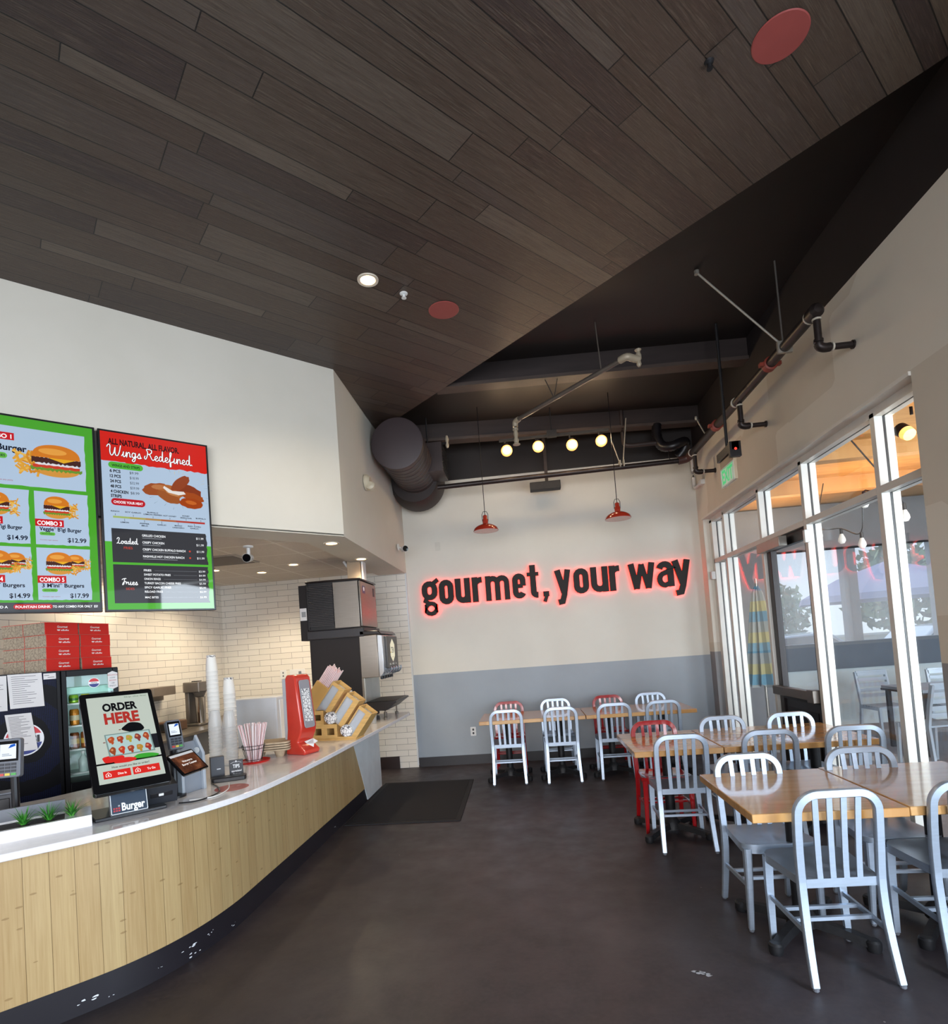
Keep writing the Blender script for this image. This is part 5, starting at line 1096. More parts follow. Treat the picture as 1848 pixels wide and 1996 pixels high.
lidstack(.145, .085, 'doodle-printed round sleeve in the lower right cubby of the bamboo organizer', 0)
lidstack(.005, .205, 'doodle-printed sleeve on the upper shelf of the bamboo organizer', 0)
p0 = Vector((-1.80, 5.10, TOP)); r = random.Random(8)
sw = MB().tube([(0, 0, 0), (0, 0, .21)], .0055, M_STR, 7).build('wrapped_straw'); tag(sw, 'pink-white wrapped straw in the bundle sticking out of the bamboo organizer', 'straw', 'straws in the bamboo organizer')
dd = (Matrix.Rotation(math.radians(-8), 3, 'Z') @ Matrix.Rotation(math.radians(38), 3, 'Y') @ Vector((0, 0, 1)))
o3 = Matrix.Rotation(math.radians(-8), 3, 'Z') @ Matrix.Rotation(math.radians(38), 3, 'Y')
for i in range(40):
    o = sw if i == 0 else sw.copy()
    if i: C.objects.link(o)
    o.location = p0 + Matrix.Rotation(math.radians(-8), 3, 'Z') @ Vector((-.115, 0, .40)) + o3 @ Vector((-.07+.0145*(i % 8), -.055+.026*(i//8), .08+r.uniform(-.012, .012))); o.rotation_euler = dd.to_track_quat('Z', 'X').to_euler()
t = thing('plastic_lid_cup', 'small clear plastic cup on the counter under the drink machine drip tray', 'cup', on(-1.70, 6.06)); MB().lathe([(.024, 0), (.03, .09), (.031, .092)], M_CLEAR, None, 16).build('cup', t)
# ---------------------------------------------------------------- ice maker on a drink dispenser
dm = thing('drink_dispenser', 'black and stainless drink dispenser with a hexagon logo at the end of the counter', 'drink dispenser', on(-2.0, 6.25)); I = T(2.0, -6.25, -TOP)
blkpanel = mat('matt_black_panel', '#120c10', .7, var=.05)
MB(I).box(-2.44, -1.865, 6.27, 6.93, TOP+.012, 1.81, blkpanel).build('cabinet', dm, bevel=.003)
MB(I).box(-2.46, -1.80, 6.25, 6.95, 1.80, 1.905, mat('dark_grey_bin_top', '#27262b', .45)).build('ice_bin_rim', dm, bevel=.012)
MB(I).box(-1.865, -1.845, 6.27, 6.93, TOP+.10, 1.34, M_STEEL).box(-1.845, -1.835, 6.29, 6.91, TOP+.16, 1.33, mat('splash_plate', '#b9bab4', .3, .6)).build('splash_plate', dm, smooth=False)
hd = MB(I).box(-1.865, -1.66, 6.26, 6.94, 1.335, 1.81, M_STEEL); hd.prism([(-1.66, 1.335), (-1.63, 1.345), (-1.60, 1.39), (-1.60, 1.80), (-1.66, 1.81)], -6.94, -6.26, mat('brushed_silver_front', '#c0c4c8', .25, .7), Matrix(((1, 0, 0, 0), (0, 0, -1, 0), (0, 1, 0, 0), (0, 0, 0, 1)))); hd.build('tower_head', dm, bevel=.006)
MB(I).prism([(-1.86, 1.81), (-1.60, 1.81), (-1.64, 1.855), (-1.86, 1.87)], -6.96, -6.25, mat('brown_black_cover', '#1c1414', .25), Matrix(((1, 0, 0, 0), (0, 0, -1, 0), (0, 1, 0, 0), (0, 0, 0, 1)))).build('top_cover', dm, bevel=.012)
FM = I @ frame((-1.60, 6.62, 1.585), PI/2, 0)
a = MB(FM).prism(rrect(-.24, .26, -.165, .205, .015), 0, .022, mat('charcoal_merch_panel', '#4d4b49', .4)); a.build('graphic_panel', dm, bevel=.003)
a = MB(FM); hx = [(.13*math.sin(PI/3*i)*.95, .04+.135*math.cos(PI/3*i)) for i in range(6)]; a.flat(hx, .0225, scr('#f3ecc9', .6)); a.text('TEN', 0, .01, .07, scr('#5a4a2a', .05), .023, 'C', .14, .02); a.rect(-.13*.82, -.06, .01, .02, .0228, scr('#d8b84a')); a.text('pure', 0, -.045, .018, scr('#8a8468', .1), .023, 'C')
for i, t_ in enumerate(('REAL', 'SWEET', 'TEA')): a.text(t_, -.14+.14*i, -.128, .022, scr('#e8e6e0', .6), .0228, 'C')
a.build('logo', dm, smooth=False)
for i in range(5):
    y = 6.36+.12*i; b = MB(I); b.tube(crom([(-1.64, y, 1.36), (-1.57, y, 1.37), (-1.54, y, 1.41), (-1.545, y, 1.44)], 5), .009, mat('chrome_lever', '#b9bfc8', .12, .9), 8); b.cyl(.016, 1.305, 1.345, M_BLKP, T(-1.66, y, 0), 12); b.build('dispensing_lever', dm)
MB(I).prism([(-1.86, .97), (-1.62, .955), (-1.56, 1.0), (-1.49, 1.045), (-1.50, 1.06), (-1.86, 1.06)], -6.95, -6.27, M_BLKP, Matrix(((1, 0, 0, 0), (0, 0, -1, 0), (0, 1, 0, 0), (0, 0, 0, 1)))).box(-1.84, -1.52, 6.29, 6.93, 1.058, 1.064, mat('tray_recess', '#08070a', .5)).build('drip_tray', dm, bevel=.004)
b = MB(I)
for x, y in ((-1.78, 6.33), (-1.64, 6.33), (-1.78, 6.88), (-1.64, 6.88), (-2.38, 6.33), (-2.38, 6.88)): b.lathe([(.02, 0), (.02, .03), (.009, .035), (.009, .13)], M_STEEL, T(x, y, TOP), 10)
b.build('feet', dm)
im = thing('ice_maker', 'stainless ice maker with a black louvred side standing on the drink dispenser', 'ice machine', (-2.0, 6.25, 1.905)); I2 = T(2.0, -6.25, -1.905)
MB(I2).box(-2.44, -1.835, 6.275, 6.93, 1.905, 2.45, mat('dark_ice_case', '#1a1819', .5)).build('case', im, bevel=.004)
b = MB(I2)
for i in range(24): b.box(-2.425, -2.135, 6.250, 6.276, 1.95+.0195*i, 1.960+.0195*i, mat('louvre_plastic', '#3b3839', .3))
b.box(-2.44, -2.42, 6.256, 6.276, 1.92, 2.44, M_BLKP); b.build('louvres', im, smooth=False)
MB(I2).box(-2.13, -1.84, 6.258, 6.276, 1.915, 2.435, M_STEEL).build('side_panel', im, bevel=.003)
MB(I2).box(-1.836, -1.815, 6.265, 6.92, 1.915, 2.435, M_STEEL).build('front_panel', im, bevel=.008)
MB(I2).box(-2.45, -1.81, 6.25, 6.94, 2.445, 2.465, mat('brown_black_cover')).build('top_lid', im, bevel=.008)
FI = I2 @ frame((-1.815, 6.40, 2.34), PI/2, 0); MB(FI).prism(rrect(-.05, .05, -.045, .045, .006), 0, .002, mat('navy_badge', '#24305e', .3)).ell(0, .008, .025, .025, .0024, ink('#dfe3ea'), 8).build('badge', im, smooth=False); MB(FI).box(.39, .45, -.05, .05, -.002, .004, M_BLKP).build('control_window', im)
bp_ = thing('ice_maker_back_box', 'black box mounted on the rear of the ice maker with a white label', 'control box', (-2.485, 6.30, 1.80)); MB().box(-.055, .035, -.02, .55, 0, .63, blkpanel).build('box', bp_, bevel=.003); MB(frame((-.012, -.022, .30), 0, 0)).rect(-.038, .04, -.07, .07, .0005, M_PAPER).rect(-.02, .03, -.03, .03, .001, ink('#8a8d90')).build('label', bp_, smooth=False)
t = thing('vent_duct', 'small metal duct rising from the ice maker into the soffit', 'duct', (-1.93, 6.55, 2.467)); MB().box(-.085, .075, -.08, .10, 0, .255, mat('tan_duct', '#9b8a74', .4, .5)).build('duct', t, bevel=.003); MB().box(.08, .10, -.06, .06, .0, .25, M_WHITE).build('white_strip', t)
t = thing('water_hose', 'white water hose running from the ceiling down to the ice maker', 'hose', (-2.03, 6.6, 2.467)); MB().tube(crom([(-.06, 0, .25), (-.03, 0, .2), (.02, 0, .13), (.03, 0, .05), (-.02, 0, .012)], 6), .016, M_WHITE, 10).build('hose', t)
MB().lathe([(.055, 0), (.05, .012), (.03, .022), (.0001, .024)], M_WHITE, T(-.06, 0, 0), 16).build('base_flange', t)
# ---------------------------------------------------------------- back counter with mixer
bc = thing('back_counter', 'stainless back counter along the tiled wall behind the cooler', 'counter', (-4.0, 6.4, 0)); MB(T(4.0, -6.4, 0)).box(-4.28, -3.62, 4.9, 7.77, .87, .90, M_STEEL).build('top', bc, bevel=.003)
MB(T(4.0, -6.4, 0)).box(-4.26, -3.66, 4.95, 7.76, .1, .87, M_GREYP).box(-4.24, -3.72, 4.98, 7.74, 0, .1, M_BLKP).build('cabinet', bc, smooth=False)
mx = thing('drink_mixer', 'grey drink mixer with a steel cup on the back counter', 'mixer', (-3.98, 6.55, .90), math.radians(75)); mg = mat('grey_enamel', '#77716b', .3, .4)
MB().prism(rrect(-.085, .085, -.10, .11, .03), 0, .03, mg).box(-.08, .08, .05, .11, .03, .40, mg).build('stand', mx, bevel=.008); MB().prism(rrect(-.10, .10, -.13, .12, .02), .40, .52, mg).lathe([(.05, .34), (.075, .40)], mg, T(0, -.04, 0), 20).build('motor_head', mx, bevel=.008)
MB(T(0, -.045, 0)).lathe([(.052, .032), (.062, .33), (.065, .34)], mat('polished_cup', '#c9c4bf', .08, 1.0), None, 24).build('mixing_cup', mx); MB().box(-.045, -.02, -.03, .03, .52, .532, M_BLKP).box(.02, .05, -.03, .03, .52, .53, M_BLKP).build('switches', mx)
t = thing('wall_shelf_unit', 'grey-brown metal bracket shelf on the tiled wall left of the mixer', 'shelf', (-4.29, 6.15, 1.30)); MB().box(0, .16, -.18, .22, 0, .10, mat('warm_grey_metal', '#8d8177', .35, .5)).build('shelf', t, bevel=.004); MB().box(.0, .02, -.16, .2, -.06, 0, M_STEEL).build('bracket', t)
t = thing('wooden_block', 'brown wooden block on the back counter below the mixer', 'block', (-4.05, 6.15, .90)); MB().box(-.10, .10, -.16, .13, 0, .11, mat('brown_block', '#5f4636', .5)).build('block', t, bevel=.01); MB().box(-.1, .1, -.17, -.16, .02, .09, M_BLKP).build('front_plate', t)
ob = thing('wall_outlet', 'pale double outlet plate on the tiled wall above the white bin', 'outlet', (-3.30, 7.80, 1.40)); MB(frame((0, 0, 0), 0, 0)).box(-.19, -.10, -.06, .06, 0, .006, M_WHITE).box(-.05, .17, -.06, .06, 0, .006, M_WHITE).build('plate', ob, bevel=.002); MB(frame((0, 0, 0), 0, 0)).box(-.155, -.135, -.035, -.01, .006, .009, M_GREYP).box(-.155, -.135, .01, .035, .006, .009, M_GREYP).box(.08, .12, -.03, .03, .006, .009, M_GREYP).build('sockets', ob)
# ---------------------------------------------------------------- lit wall lettering
sg = thing('wall_lettering', 'black raised letters spelling gourmet, your way with a red glow on the back wall', 'sign', (0.4, 7.83, 2.2))
M_LET = mat('black_letter_face', '#1f1918', .7, var=.05); M_HALO = mat('red_led_strip', '#ff3a22', emit=5.2, emit_col='#ff2d18', var=0)
HX = 0.340; S = 0.080
def stad(x0, x1, y0, y1, n=7, rf=1.0):
    r_ = (x1-x0)/2; cx = (x0+x1)/2; ry = r_*1.0
    return [(cx+r_*math.cos(a), y1-ry+ry*math.sin(a)) for a in [PI*i/n for i in range(n+1)]] + [(cx-r_*math.cos(a), y0+ry-ry*math.sin(a)) for a in [PI*i/n for i in range(n+1)]]
def arc(cx, cy, rx, ry, a0, a1, n=8): return [(cx+rx*math.cos(math.radians(a0+(a1-a0)*i/n)), cy+ry*math.sin(math.radians(a0+(a1-a0)*i/n))) for i in range(n+1)]
h2 = S/2
def strokes(c, w_):
    xl, xr, yt, yb = h2, w_-h2, HX-h2, h2; r_ = (xr-xl)/2; cx = w_/2
    if c == 'o': return [(stad(xl, xr, yb, yt), True, S)]
    if c == 'u': return [([(xl, HX), (xl, yb+r_)] + arc(cx, yb+r_, r_, r_, 180, 360)[1:], False, S), ([(xr, HX), (xr, 0)], False, S)]
    if c == 'r': return [([(xl, HX), (xl, 0)], False, S), (arc(w_*.86, yt-.075, w_*.86-xl, .075, 180, 85, 6), False, S*.95)]
    if c == 'm':
        q = (xr-xl)/2; rr = q/2
        return [([(xl, HX), (xl, 0)], False, S*.92), (arc(xl+rr, yt-rr, rr, rr, 180, 0)+[(xl+q, 0)], False, S*.92), (arc(xl+q+rr, yt-rr, rr, rr, 180, 0)+[(xr, 0)], False, S*.92)]
    if c == 'e': return [([(xl, HX*.50), (xr, HX*.50)], False, S*.7), ([(xr, HX*.50)] + arc(cx, yt-r_, r_, r_, 0, 180) + arc(cx, yb+r_, r_, r_, 180, 340), False, S)]
    if c == 't': return [([(w_*.48, HX+.10), (w_*.48, .09)] + arc(w_*.48+.055, .075, .055, .045, 180, 275, 5), False, S), ([(0, HX-.024), (w_*.95, HX-.024)], False, .05)]
    if c == ',': return [([(w_*.6, .06), (w_*.55, .0), (w_*.25, -.07)], False, .05), ([(w_*.1, .035), (w_*.95, .035)], False, .068)]
    if c == 'y': return [([(h2*.8, HX), (w_*.53, .03)], False, S), ([(w_-h2*.8, HX), (w_*.53, 0), (w_*.40, -.085), (w_*.12, -.095)], False, S*.95)]
    if c == 'w': return [([(h2*.8, HX), (w_*.28, 0)], False, S*.95), ([(w_*.28, 0), (w_*.5, HX*.96)], False, S*.8), ([(w_*.5, HX*.96), (w_*.72, 0)], False, S*.8), ([(w_*.72, 0), (w_-h2*.8, HX)], False, S*.95)]
    if c == 'a': return [([(xr, 0), (xr, yt-r_)] + arc(cx, yt-r_, r_, r_, 0, 165), False, S), ([(xr, HX*.56), (cx, HX*.55)] + arc(cx-.002, HX*.30, r_, HX*.235, 95, 270, 9) + [(xr, HX*.16)], False, S*.82)]
    if c == 'g': return [(stad(xl, xr-.015, HX*.33, yt), True, S*.95), (stad(xl, xr, -.115, .03, 6), True, S*.72), ([(xl+.02, HX*.30), (xl+.005, HX*.19), (xl+.05, HX*.11)], False, S*.7), ([(xr-.05, yt-.01), (w_, HX+.012)], False, S*.7)]
px = lambda p: -1.387 + (p-80)*0.0021865 - 0.4
for c, p0, p1 in (('g', 80, 187), ('o', 190, 282), ('u', 293, 388), ('r', 400, 470), ('m', 483, 636), ('e', 652, 736), ('t', 745, 822), (',', 835, 878), ('y', 918, 1012), ('o', 1030, 1122), ('u', 1135, 1240), ('r', 1247, 1316), ('w', 1366, 1520), ('a', 1530, 1632), ('y', 1628, 1730)):
    w_ = (p1-p0)*0.0021865; F = frame((px(p0), 0, 0), 0, 0); b = MB(F); hb = MB(F)
    for si, (path, cl_, wd) in enumerate(strokes(c, w_)):
        b.ribbon(path, wd, 0.036+.0006*si, 0.072+.0006*si, M_LET, closed=cl_); hb.ribbon(path, wd*.95, 0.019, 0.030+.0003*si, M_HALO, closed=cl_)
    o = b.build('letter', sg, angle=40); hb.build('backlight', o, smooth=False)
    MB(F).cyl(.006, -.0, .03, M_STEEL, T(strokes(c, w_)[0][0][0][0], strokes(c, w_)[0][0][0][1]-(.03 if c in 'urmty,w' else 0), 0), 8).build('standoff', o)

# ---------------------------------------------------------------- pendant lamps
def pendant(x, y, z, label):
    t = thing('pendant_lamp', label, 'pendant lamp', (x, y, z), group=None)
    prof = [(.150, 0), (.152, .006), (.140, .035), (.105, .062), (.060, .080), (.034, .092), (.034, .135), (.026, .150), (.026, .185), (.012, .195)]
    MB().lathe(prof, mat('orange_red_enamel', '#a8321f', .2, coat=.6), None, 32).build('shade', t, angle=30)
    MB().lathe([(.149, .001), (.137, .034), (.102, .060), (.058, .077), (.0001, .080)], mat('cream_inner_glow', '#f0e2b4', .5, emit=1.0, emit_col='#ffdf9a'), None, 32).build('inner_reflector', t)  # reflector emits by itself, standing for bulb light on the cream inside
    b = MB().lathe([(.0001, .012), (.02, .018), (.03, .04), (.022, .065), (.014, .078)], M_BULB, None, 16); b.build('bulb', t)
    b = MB(); b.tube([(-.034, 0, .12), (-.036, 0, .20), (-.02, 0, .235), (.02, 0, .235), (.036, 0, .20), (.034, 0, .12)], .0035, M_BLKM, 6, ref=(0, 1, 0)); b.build('yoke', t)
    MB().rod((0, 0, .19), (0, 0, 4.46-z), .0045, M_BLKP, 6).build('cord', t)
    l = lamp('pendant_light', 'SPOT', (x, y, z+.02), 24, (1.0, .82, .55), spot=2.3, radius=.04); l.rotation_euler = (0, 0, 0)
pendant(-0.38, 6.75, 2.955, 'red dome pendant lamp on a cord over the back tables, left one')
pendant(1.17, 6.75, 2.955, 'red dome pendant lamp on a cord over the back tables, right one')

# ---------------------------------------------------------------- track light with four globes
tr = thing('track_light', 'black ceiling track carrying four glowing round bulbs in front of the back wall', 'track light', (0.5, 7.0, 4.10)); I = T(-.5, -7.0, -4.10)
MB(I).box(-.15, 1.19, 6.985, 7.015, 4.095, 4.125, M_BLKM).box(.44, .56, 6.97, 7.03, 4.09, 4.17, M_BLKM).rod((.5, 7.0, 4.17), (.5, 7.0, 4.46), .008, M_BLKM).build('track', tr)
for x, z in ((-.064, 3.975), (.324, 3.985), (.734, 3.962), (1.089, 3.975)):
    b = MB(I); b.rod((x-.02, 7.0, 4.10), (x-.02, 7.0, 4.05), .012, M_BLKM); b.lathe([(.03, .03), (.034, .06), (.022, .09)], M_BLKM, T(x, 6.99, z), 14); hd = b.build('lamp_head', tr)
    MB(I).lathe([(.0001, -.07)] + [(.07*math.sin(PI*i/10), -.07*math.cos(PI*i/10)) for i in range(1, 10)], M_BULB, T(x, 6.985, z), 18).build('bulb', hd)
    lamp('track_bulb', 'POINT', (x, 6.88, z-.02), 6, (1.0, .76, .48), radius=.06)
t = thing('hanging_display', 'flat black panel hanging on a pole in front of the back wall', 'hanging panel', (.42, 7.5, 3.58)); MB(T(-.42, -7.5, -3.58)).box(.20, .60, 7.48, 7.60, 3.585, 3.69, M_BLKM).build('panel', t, bevel=.004); MB(T(-.42, -7.5, -3.58)).box(.405, .445, 7.52, 7.56, 3.69, 4.46, M_BEAM).build('pole', t)

# ---------------------------------------------------------------- spiral duct
dc = thing('air_duct', 'dark round spiral air duct with a flat end cap, jutting out above the drink machines', 'air duct', (-1.27, 6.2, 3.92)); R0 = .285; dm_ = mat('dark_duct_paint', '#453b3a', .4, .3, var=.12)
AX = RX(-PI/2)
pr = []
for i in range(14):
    y = .02+i*.115; pr += [(R0, y), (R0, y+.10), (R0+.006, y+.104), (R0+.006, y+.112)]
MB(AX).lathe(pr, dm_, None, 48).build('spiral_body', dc, angle=25)
MB(AX).lathe([(.0001, -.01), (R0-.01, -.01), (R0+.008, -.004), (R0+.008, .03)], mat('duct_cap_paint', '#3d3335', .5, .1), None, 48).build('end_cap', dc)
MB().box(.12, .42, .62, 1.10, -.16, .20, dm_).build('register_boot', dc, bevel=.004)
b = MB()
for i in range(8): b.box(.421, .428, .66, 1.06, -.13+.04*i, -.115+.04*i, M_BLKM)
b.box(.419, .4205, .64, 1.08, -.145, .185, M_BLKP); b.build('grille', dc, smooth=False)
MB().rod((.0, .12, R0), (.0, .12, .305), .006, M_STEEL).build('hanger_rod', dc)
MB().lathe([(.30, 0), (.34, .08), (.36, .30)], mat('duct_elbow_paint', '#2c2423', .45, .2), T(-.02, 1.05, -.10) @ RX(-PI/2), 40).build('elbow', dc)

# ---------------------------------------------------------------- sprinkler pipework
sp = thing('sprinkler_pipe', 'dark sprinkler main running along the top of the window wall and back wall', 'sprinkler pipe', (2.18, 7.22, 3.74)); I = T(-2.18, -7.22, -3.74); R1 = .042; EZ = 3.745
MB(I).rod((2.17, 4.11, EZ), (2.18, 7.14, EZ), R1, M_PIPE, 16).build('side_run', sp)
MB(I).rod((2.10, 7.22, EZ-.04), (-.985, 7.22, EZ-.075), .031, M_PIPE, 16).build('back_run', sp)
rp = mat('rust_red_coupling', '#8f3a2c', .5, var=.15); wr_ = mat('white_ring', '#c9c4b6', .5)
MB(I).tube(crom([(2.18, 7.06, EZ), (2.175, 7.16, EZ), (2.14, 7.215, EZ-.025), (2.04, 7.22, EZ-.04)], 5), R1*1.15, mat('brown_elbow', '#4a2f2b', .45), 14).build('elbow', sp)
MB(I).lathe([(.0001, -.05), (.03, -.045), (R1*1.2, -.02), (R1*1.2, .06)], M_PIPE, T(2.17, 4.10, EZ) @ RX(-PI/2), 16).build('end_fitting', sp)
for y in (4.86, 6.20):
    b = MB(I); b.lathe([(R1*1.05, -.035), (R1*1.35, -.03), (R1*1.35, .03), (R1*1.05, .035)], rp, T(2.175, y, EZ) @ RX(-PI/2), 16); b.box(2.175-.085, 2.175+.085, y-.02, y+.02, EZ-.015, EZ+.015, rp); b.build('coupling', sp)
for y in (4.10, 5.545, 7.0):
    xx_ = 2.172
    b = MB(I); b.rod((xx_, y, EZ-.03), (xx_, y, EZ-.24), .024, M_PIPE, 12); b.tube(crom([(xx_, y, EZ-.2), (xx_, y, EZ-.245), (xx_+.03, y, EZ-.262), (xx_+.07, y, EZ-.262)], 4), .031, M_PIPE, 12); b.rod((xx_+.05, y, EZ-.262), (2.39, y, EZ-.262), .022, M_PIPE, 12); b.lathe([(.03, 0), (.03, .012)], M_PIPE, T(2.386, y, EZ-.262) @ RY(PI/2), 12); dp = b.build('drop', sp)
    b = MB(I); b.lathe([(.027, -.006), (.03, -.006), (.03, .006), (.027, .006)], wr_, T(xx_, y, EZ-.06), 14); b.lathe([(.027, -.006), (.03, -.006), (.03, .006), (.027, .006)], wr_, T(xx_+.085, y, EZ-.262) @ RY(PI/2), 14); b.lathe([(R1*1.1, -.006), (R1*1.18, -.006), (R1*1.18, .006), (R1*1.1, .006)], wr_, T(xx_, y+.08, EZ) @ RX(-PI/2), 16); b.build('white_rings', dp)
rod = mat('galvanised_rod', '#a8a49a', .4, .5)
MB(I).rod((2.15, 4.60, EZ+.04), (1.555, 4.60, 4.45), .008, rod).rod((2.17, 4.60, EZ+.04), (2.167, 4.60, 4.45), .007, mat('dark_rod', '#6e6a66', .4, .5)).lathe([(.02, -.01), (.02, .02)], rod, T(1.57, 4.60, 4.43), 10).box(2.12, 2.23, 4.575, 4.60, EZ-.045, EZ+.05, rod).build('brace_rods', sp)
MB(I).rod((2.17, 6.55, EZ+.03), (2.10, 6.60, 3.99), .007, rod).lathe([(.012, 0), (.018, .02), (.012, .04)], rod, T(2.10, 6.60, 3.97), 10).build('hanger_rod', sp)
MB(I).rod((1.33, 7.22, EZ), (1.25, 7.22, 4.05), .007, rod).rod((1.37, 7.22, EZ), (1.45, 7.22, 4.31), .008, rod).box(1.32, 1.335, 7.17, 7.27, EZ-.05, EZ+.03, rod).box(1.365, 1.38, 7.17, 7.27, EZ-.05, EZ+.03, rod).build('hanger_rods', sp)
br = thing('sprinkler_branch', 'thin grey sprinkler branch pipe hanging under the dark roof beams', 'sprinkler pipe', (.5, 5.6, 4.0)); I = T(-.5, -5.6, -4.0); gp = mat('grey_sprinkler_pipe', '#6d655e', .4, .4, var=.15); bf = mat('beige_fitting', '#b0a48f', .5, .2)
MB(I).rod((.07, 6.12, 4.0), (1.03, 4.99, 4.0), .022, gp, 12).build('pipe', br)
MB(I).tube(crom([(.10, 6.09, 4.0), (.062, 6.13, 3.99), (.055, 6.14, 3.95), (.055, 6.14, 3.90)], 4), .030, bf, 12).lathe([(.022, 0), (.028, .03), (.018, .06), (.026, .10), (.014, .16)], bf, T(.055, 6.14, 3.76), 12).lathe([(.04, 0), (.04, .008), (.012, .02)], bf, T(.055, 6.14, 3.74), 12).build('sprinkler_head', br)
MB(I).tube(crom([(1.0, 5.02, 4.0), (1.05, 4.97, 4.0), (1.11, 5.0, 3.995), (1.16, 5.02, 3.99)], 4), .032, bf, 12).lathe([(.012, 0), (.022, .02), (.016, .05), (.026, .07), (.026, .10), (.016, .13), (.03, .15)], bf, T(1.16, 5.02, 3.925), 12).build('sprinkler_head', br)
MB(I).rod((.86, 5.19, 4.02), (.84, 5.19, 4.46), .006, gp).rod((.45, 5.66, 4.02), (.38, 5.76, 4.27), .005, gp).rod((.46, 5.66, 4.02), (.52, 5.76, 4.27), .005, gp).build('hanger_rods', br)
t = thing('ceiling_sprinkler', 'small white sprinkler head on a stub pipe beside the round air duct', 'sprinkler', (-.78, 6.85, 4.10)); MB().rod((-.25, .05, .02), (0, 0, .0), .012, M_BLKM).lathe([(.012, -.06), (.022, -.03), (.014, 0), (.024, .04), (.012, .09)], bf, None, 12).rod((-.25, .05, .02), (-.25, .05, .36), .01, M_BLKM).build('head', t)
t = thing('flexible_hose', 'black corrugated hose curling under the roof near the window corner', 'hose', (2.0, 7.3, 3.95)); q = crom([(-.14, .10, .30), (-.15, .08, .12), (-.10, .05, .0), (0, .0, -.03), (.10, 0, .0), (.18, .05, .02), (.17, .08, -.06), (.10, .12, -.14)], 8); MB().tube(q, .058, M_BLKP, 12, scales=[1+.10*(i % 2) for i in range(len(q))]).build('hose', t, angle=60)
MB().tube(crom([(-.04, 0, -.08), (-.05, 0, -.15), (-.02, 0, -.24)], 5), .005, M_BLKP, 6).build('loose_wire', t)
t = thing('black_conduit', 'dark bent conduit pipe under the roof beside the curled hose', 'pipe', (1.42, 7.35, 4.0)); MB().tube(crom([(0, 0, .46), (0, 0, .12), (.01, 0, .03), (.08, 0, -.0), (.2, 0, 0), (.40, 0, .0)], 5), .028, M_BEAM, 12).build('pipe', t)
t = thing('white_conduit', 'white conduit bend in the corner above the window glass', 'conduit', (2.37, 7.62, 3.5)); MB().tube(crom([(0, .15, .42), (0, .15, .06), (0, .14, .0), (0, .08, -.03), (0, -.14, -.03)], 5), .022, M_WHITE, 10).build('conduit', t); MB().box(-.02, .03, -.2, -.1, -.06, .0, M_WHITE).build('junction', t)

# ---------------------------------------------------------------- exit sign
ex = thing('exit_sign', 'green EXIT sign with an emergency lamp box hanging from a black pole', 'exit sign', (2.0, 5.48, 3.0)); I = T(-2.0, -5.48, -3.0)
MB(I).rod((2.0, 5.48, 3.27), (2.0, 5.48, 4.46), .014, M_BLKM).build('pole', ex)
MB(I).box(1.965, 2.035, 5.28, 5.68, 3.19, 3.27, M_BLKP).box(1.95, 2.05, 5.28, 5.33, 3.13, 3.27, M_BLKP).build('lamp_box', ex, bevel=.004)
MB(I).box(1.985, 2.015, 5.325, 5.66, 2.94, 3.185, mat('clear_edge_panel', '#b9a58a', .25)).build('panel', ex)
FE = I @ frame((1.985, 5.4925, 3.03), -PI/2, 0); gr = scr('#27c873', .7)
MB(FE).rect(-.165, .165, -.085, .075, .001, mat('pale_green_lens', '#bfd9c4', .2, emit=.25)).text('EXIT', 0, -.062, .125, gr, .0016, 'C', .27, .035).rect(-.15, .15, .066, .072, .0016, gr).build('lettering', ex, smooth=False)
MB(FE).ribbon(rrect(-.167, .167, -.09, .08, .008), .012, .0, .003, mat('pale_frame', '#dfe6da', .3), closed=True).build('frame', ex)
MB(I @ frame((2.0, 5.28, 3.20), 0, 0)).ell(0, 0, .012, .012, .0008, mat('red_indicator', '#ff3a2a', emit=1.2), 12).build('indicator', ex, smooth=False)

# ---------------------------------------------------------------- ceiling discs, downlights, cameras
def speaker(x, y, label, r_=.115):
    t = thing('ceiling_speaker', label, 'speaker', (x, y, WZ)); MB().lathe([(r_, 0), (r_, -.003), (r_*.93, -.005), (.0001, -.005)], mat('dusty_red_grille', '#8a3532', .6, var=.08, scale=300), None, 40).build('grille', t, angle=20)
    MB().lathe([(r_*1.0, 0), (r_*1.04, -.002), (r_*1.0, -.0055), (r_*.93, -.0055)], mat('dusty_red_rim', '#9a4743', .55), None, 40).build('rim', t)
speaker(1.342, 2.598, 'round red ceiling speaker at the top right of the photo'); speaker(-.444, 4.331, 'round red ceiling speaker near the recessed light')
def downlight(x, y, z, label, pw=12, r_=.065, group=None, col=(1, .84, .6)):
    t = thing('recessed_light', label, 'ceiling light', (x, y, z), group=group)
    MB().lathe([(r_*1.15, 0), (r_*1.12, -.008), (r_*.82, -.006), (r_*.8, -.002)], mat('warm_white_trim', '#d8cdbb', .4), None, 28).build('trim_ring', t, angle=25)
    MB().lathe([(r_*.8, -.0025), (.0001, -.0025)], M_CAN, None, 28).build('lens', t)
    lamp('downlight', 'SPOT', (x, y, z-.02), pw, col, spot=2.4, radius=.05)
downlight(-.916, 3.859, WZ, 'warm recessed light in the dark plank ceiling', 60)
downlight(-1.78, 5.28, 2.68, 'recessed light in the soffit underside, nearest the corner of the soffit', 30)
downlight(-1.79, 6.30, 2.68, 'recessed light in the soffit underside above the ice maker', 30)
downlight(-2.68, 6.53, 2.725, 'recessed light in the grid ceiling, right of the two over the tiled wall', 60)
downlight(-3.25, 6.90, 2.725, 'recessed light in the grid ceiling close to the tiled back wall', 60)
downlight(-3.62, 6.45, 2.725, 'recessed light in the grid ceiling next to the right menu screen', 60)
